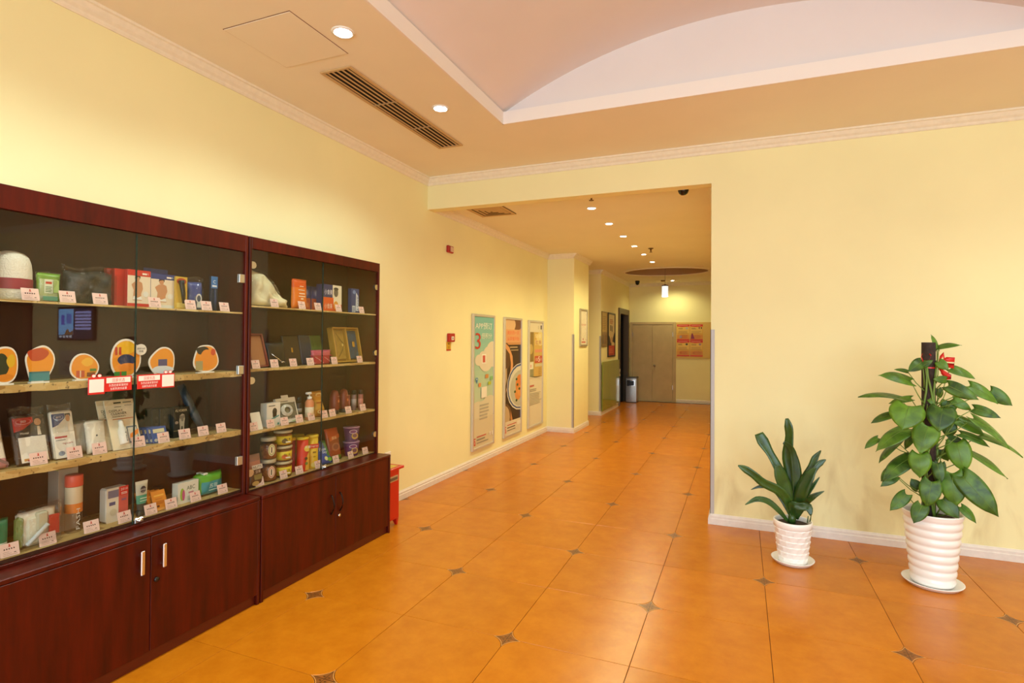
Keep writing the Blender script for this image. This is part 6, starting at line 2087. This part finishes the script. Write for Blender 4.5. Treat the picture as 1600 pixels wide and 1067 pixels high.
def heart(B, Tp, appw, parent, org, idx, bend=0.12):
    """heart-shaped leaf from stalk point B to tip Tp, appw = width seen from the front"""
    a = Tp - B
    L = a.length
    ax = a.normalized()
    true_w = max(appw, 0.62 * L)
    view = (CAM - B).normalized()
    n0 = view - ax * view.dot(ax)
    n0.normalize()
    r = math.acos(max(0.12, min(1.0, appw / true_w)))
    best = None
    for sg in (1, -1):
        q = Matrix.Rotation(sg * r, 3, ax) @ n0
        if best is None or q.z > best.z:
            best = q
    nor = best
    side = nor.cross(ax).normalized()
    nt_, ns = 14, 4
    vs, fs = [], []
    rnd = random.Random(idx)
    droop = bend * L * (0.7 + 0.6 * rnd.random())
    cup = 0.10 + 0.12 * rnd.random()
    ph = rnd.random() * 6
    for i in range(nt_ + 1):
        f = i / nt_
        w = true_w * 0.5 * ((f + 0.09) ** 0.55) * ((1 - f) ** 0.95) * 1.92
        if f > 0.8:
            w *= 1 - 0.35 * (f - 0.8) / 0.2
        if i == nt_:
            w = 0.0
        for j in range(-ns, ns + 1):
            s = j / ns
            lobe = -0.16 * L * (abs(s) ** 1.6) * (1 - f) ** 3
            along = f * L + lobe
            up = droop * math.sin(PI * min(1, f)) * 0.6 - cup * abs(s) ** 1.5 * w * 0.6 + 0.012 * L * math.sin(7 * f + ph + 2 * s)
            up -= droop * f * f * 0.5
            vs.append(B + ax * along + side * (s * w) + nor * up - Vector(org))
    c = 2 * ns + 1
    for i in range(nt_):
        for j in range(2 * ns):
            fs.append((i * c + j, i * c + j + 1, (i + 1) * c + j + 1, (i + 1) * c + j))
    m2 = MB()
    m2.add(vs, fs, LEAF, True)
    o = m2.build('leaf', parent)
    sol = o.modifiers.new('thick', 'SOLIDIFY')
    sol.thickness = 0.001
    # pale midrib
    rib = [B + ax * (f * L) + nor * (droop * math.sin(PI * f) * 0.6 + 0.012 * L * math.sin(7 * f + ph) - droop * f * f * 0.5 + 0.0006) - Vector(org) for f in [k / 8 for k in range(8)]]
    MB().tube(rib, [0.0016 * (1 - 0.1 * k) for k in range(8)], 5, STEM).build('midrib', o)
    return o


A5 = lambda x, y: (1320 + x / 4.268, 510 + y / 4.268)
A4 = lambda x, y: (1110 + x / 2.4245, 500 + y / 2.4245)
leaves = []
for bx, by, tx, ty, w, d0, d1 in [
    (625, 140, 780, 118, 42, 0.0, -.02), (615, 150, 578, 52, 34, 0.0, .02),
    (515, 235, 425, 300, 95, -.05, -.10), (520, 262, 588, 225, 52, -.06, -.08), (418, 300, 330, 284, 32, .0, .0),
    (440, 365, 230, 318, 84, -.05, -.10), (362, 475, 90, 455, 46, -.02, -.06), (440, 480, 290, 510, 56, .05, .08),
    (425, 530, 385, 690, 250, -.15, -.19), (650, 545, 628, 702, 205, -.13, -.17),
    (312, 588, 172, 640, 64, .0, .0), (425, 680, 200, 825, 120, -.06, -.12), (222, 745, 130, 812, 58, -.03, -.05),
    (352, 772, 220, 905, 58, -.05, -.08), (555, 665, 500, 850, 190, -.14, -.17), (465, 715, 395, 820, 66, .03, .04),
    (625, 235, 692, 290, 76, -.06, -.08), (708, 280, 873, 345, 70, -.03, -.05), (676, 355, 588, 352, 64, -.07, -.09),
    (690, 395, 895, 490, 112, -.09, -.14), (835, 395, 1030, 512, 92, .0, -.03), (970, 430, 1120, 530, 108, .02, .0),
    (722, 490, 848, 560, 78, .0, -.02), (862, 548, 1042, 608, 86, -.05, -.09), (748, 620, 942, 725, 92, .02, .0),
    (862, 612, 1112, 808, 62, -.05, -.10), (772, 715, 972, 798, 66, -.06, -.10), (905, 722, 1200, 862, 46, .0, -.02),
    (690, 495, 700, 592, 115, .02, .02), (700, 650, 690, 745, 105, .05, .05), (745, 775, 800, 978, 172, -.06, -.09),
    (838, 842, 1096, 1010, 52, -.04, -.08), (690, 745, 798, 770, 66, .04, .05), (500, 850, 500, 1012, 160, -.14, -.16),
    (432, 878, 245, 1030, 130, -.07, -.12), (300, 955, 240, 1034, 64, .0, .0), (615, 915, 645, 1048, 92, -.12, -.14),
    (620, 415, 640, 480, 60, .04, .05), (560, 450, 590, 530, 62, -.02, -.05), (650, 820, 690, 900, 90, .06, .07),
]:
    leaves.append((A5(bx, by), A5(tx, ty), w / 4.268, d0, d1))
for bx, by, tx, ty, w, d0, d1 in [
    (915, 580, 928, 712, 108, -.10, -.13), (955, 592, 1095, 748, 105, -.12, -.17), (838, 612, 820, 712, 88, -.14, -.16),
    (742, 660, 680, 722, 58, -.08, -.11), (802, 702, 770, 770, 68, -.15, -.17), (878, 678, 942, 752, 76, -.10, -.14),
    (950, 708, 1010, 770, 38, -.08, -.11), (868, 543, 860, 622, 54, -.10, -.11), (702, 592, 645, 630, 42, -.02, -.04),
    (790, 640, 760, 600, 50, .04, .05), (900, 640, 950, 610, 70, .04, .05),
]:
    leaves.append((A4(bx, by), A4(tx, ty), w / 2.4245, d0, d1))
org2 = (PX2, PY2, 0)
for k, (bp_, tp_, w, d0, d1) in enumerate(leaves):
    B = at(bp_[0], bp_[1], Y=PY2 + d0)
    Tq = at(tp_[0], tp_[1], Y=PY2 + d1)
    scale = (B - CAM).dot(_fw) / F_PX
    lf = heart(B, Tq, w * scale, t2, org2, k)
    # stalk from the pole
    zr_ = max(0.42, min(1.44, B.z - 0.10 - 0.05 * random.random()))
    root = Vector((PX2 - 0.018 + (0.03 if B.x > PX2 else -0.03), PY2 - 0.03, zr_))
    mid_ = root.lerp(B, 0.5) + Vector((0, -0.01, -0.012))
    MB().tube([root - Vector(org2), mid_ - Vector(org2), B - Vector(org2)], [0.0035, 0.003, 0.0022], 6, STEM).build('petiole', lf)
for k in range(3):
    pts = [(PX2 - 0.018 + 0.042 * math.cos(a) - PX2, 0.042 * math.sin(a), 0.41 + 0.95 * q / 10) for q, a in [(q, -1.6 + 0.5 * math.sin(q * 0.9 + k * 2) + k * 0.9 - 0.9) for q in range(11)]]
    MB().tube(pts, 0.006, 7, STEM).build('vine', t2)
# red ribbon bow tied round the pole top
bow = MB()
bow.lathe([(0.0372, 1.312), (0.0376, 1.316), (0.0372, 1.320)], 20, BOW, c=(-0.018, 0, 0), cap0=False, cap1=False)
bw_ = bow.build('ribbon', t2)
for pts in ([(0.02, -0.03, 1.33), (0.022, -0.055, 1.375), (0.040, -0.06, 1.40), (0.048, -0.05, 1.36), (0.03, -0.035, 1.33)], [(0.03, -0.04, 1.345), (0.055, -0.055, 1.37), (0.095, -0.06, 1.368), (0.095, -0.05, 1.33), (0.05, -0.04, 1.335)],
            [(0.02, -0.04, 1.325), (0.04, -0.06, 1.29), (0.075, -0.07, 1.265), (0.05, -0.06, 1.262), (0.03, -0.05, 1.30)], [(-0.045, -0.035, 1.33), (-0.06, -0.045, 1.36), (-0.068, -0.045, 1.385), (-0.06, -0.04, 1.40)], [(-0.04, -0.04, 1.33), (-0.03, -0.055, 1.36), (-0.02, -0.055, 1.39), (-0.028, -0.05, 1.40)]):
    wr = 0.028 if pts[0][0] > 0 else 0.008
    vs = []
    for p3 in pts:
        vs += [(p3[0], p3[1], p3[2] - wr / 2), (p3[0] + 0.002, p3[1], p3[2] + wr / 2)]
    n = len(pts)
    q = MB()
    q.add(vs, [(2 * i, 2 * i + 2, 2 * i + 3, 2 * i + 1) for i in range(n - 1)], BOW, True)
    ob = q.build('ribbon_loop', bw_)
    ob.modifiers.new('thick', 'SOLIDIFY').thickness = 0.0015
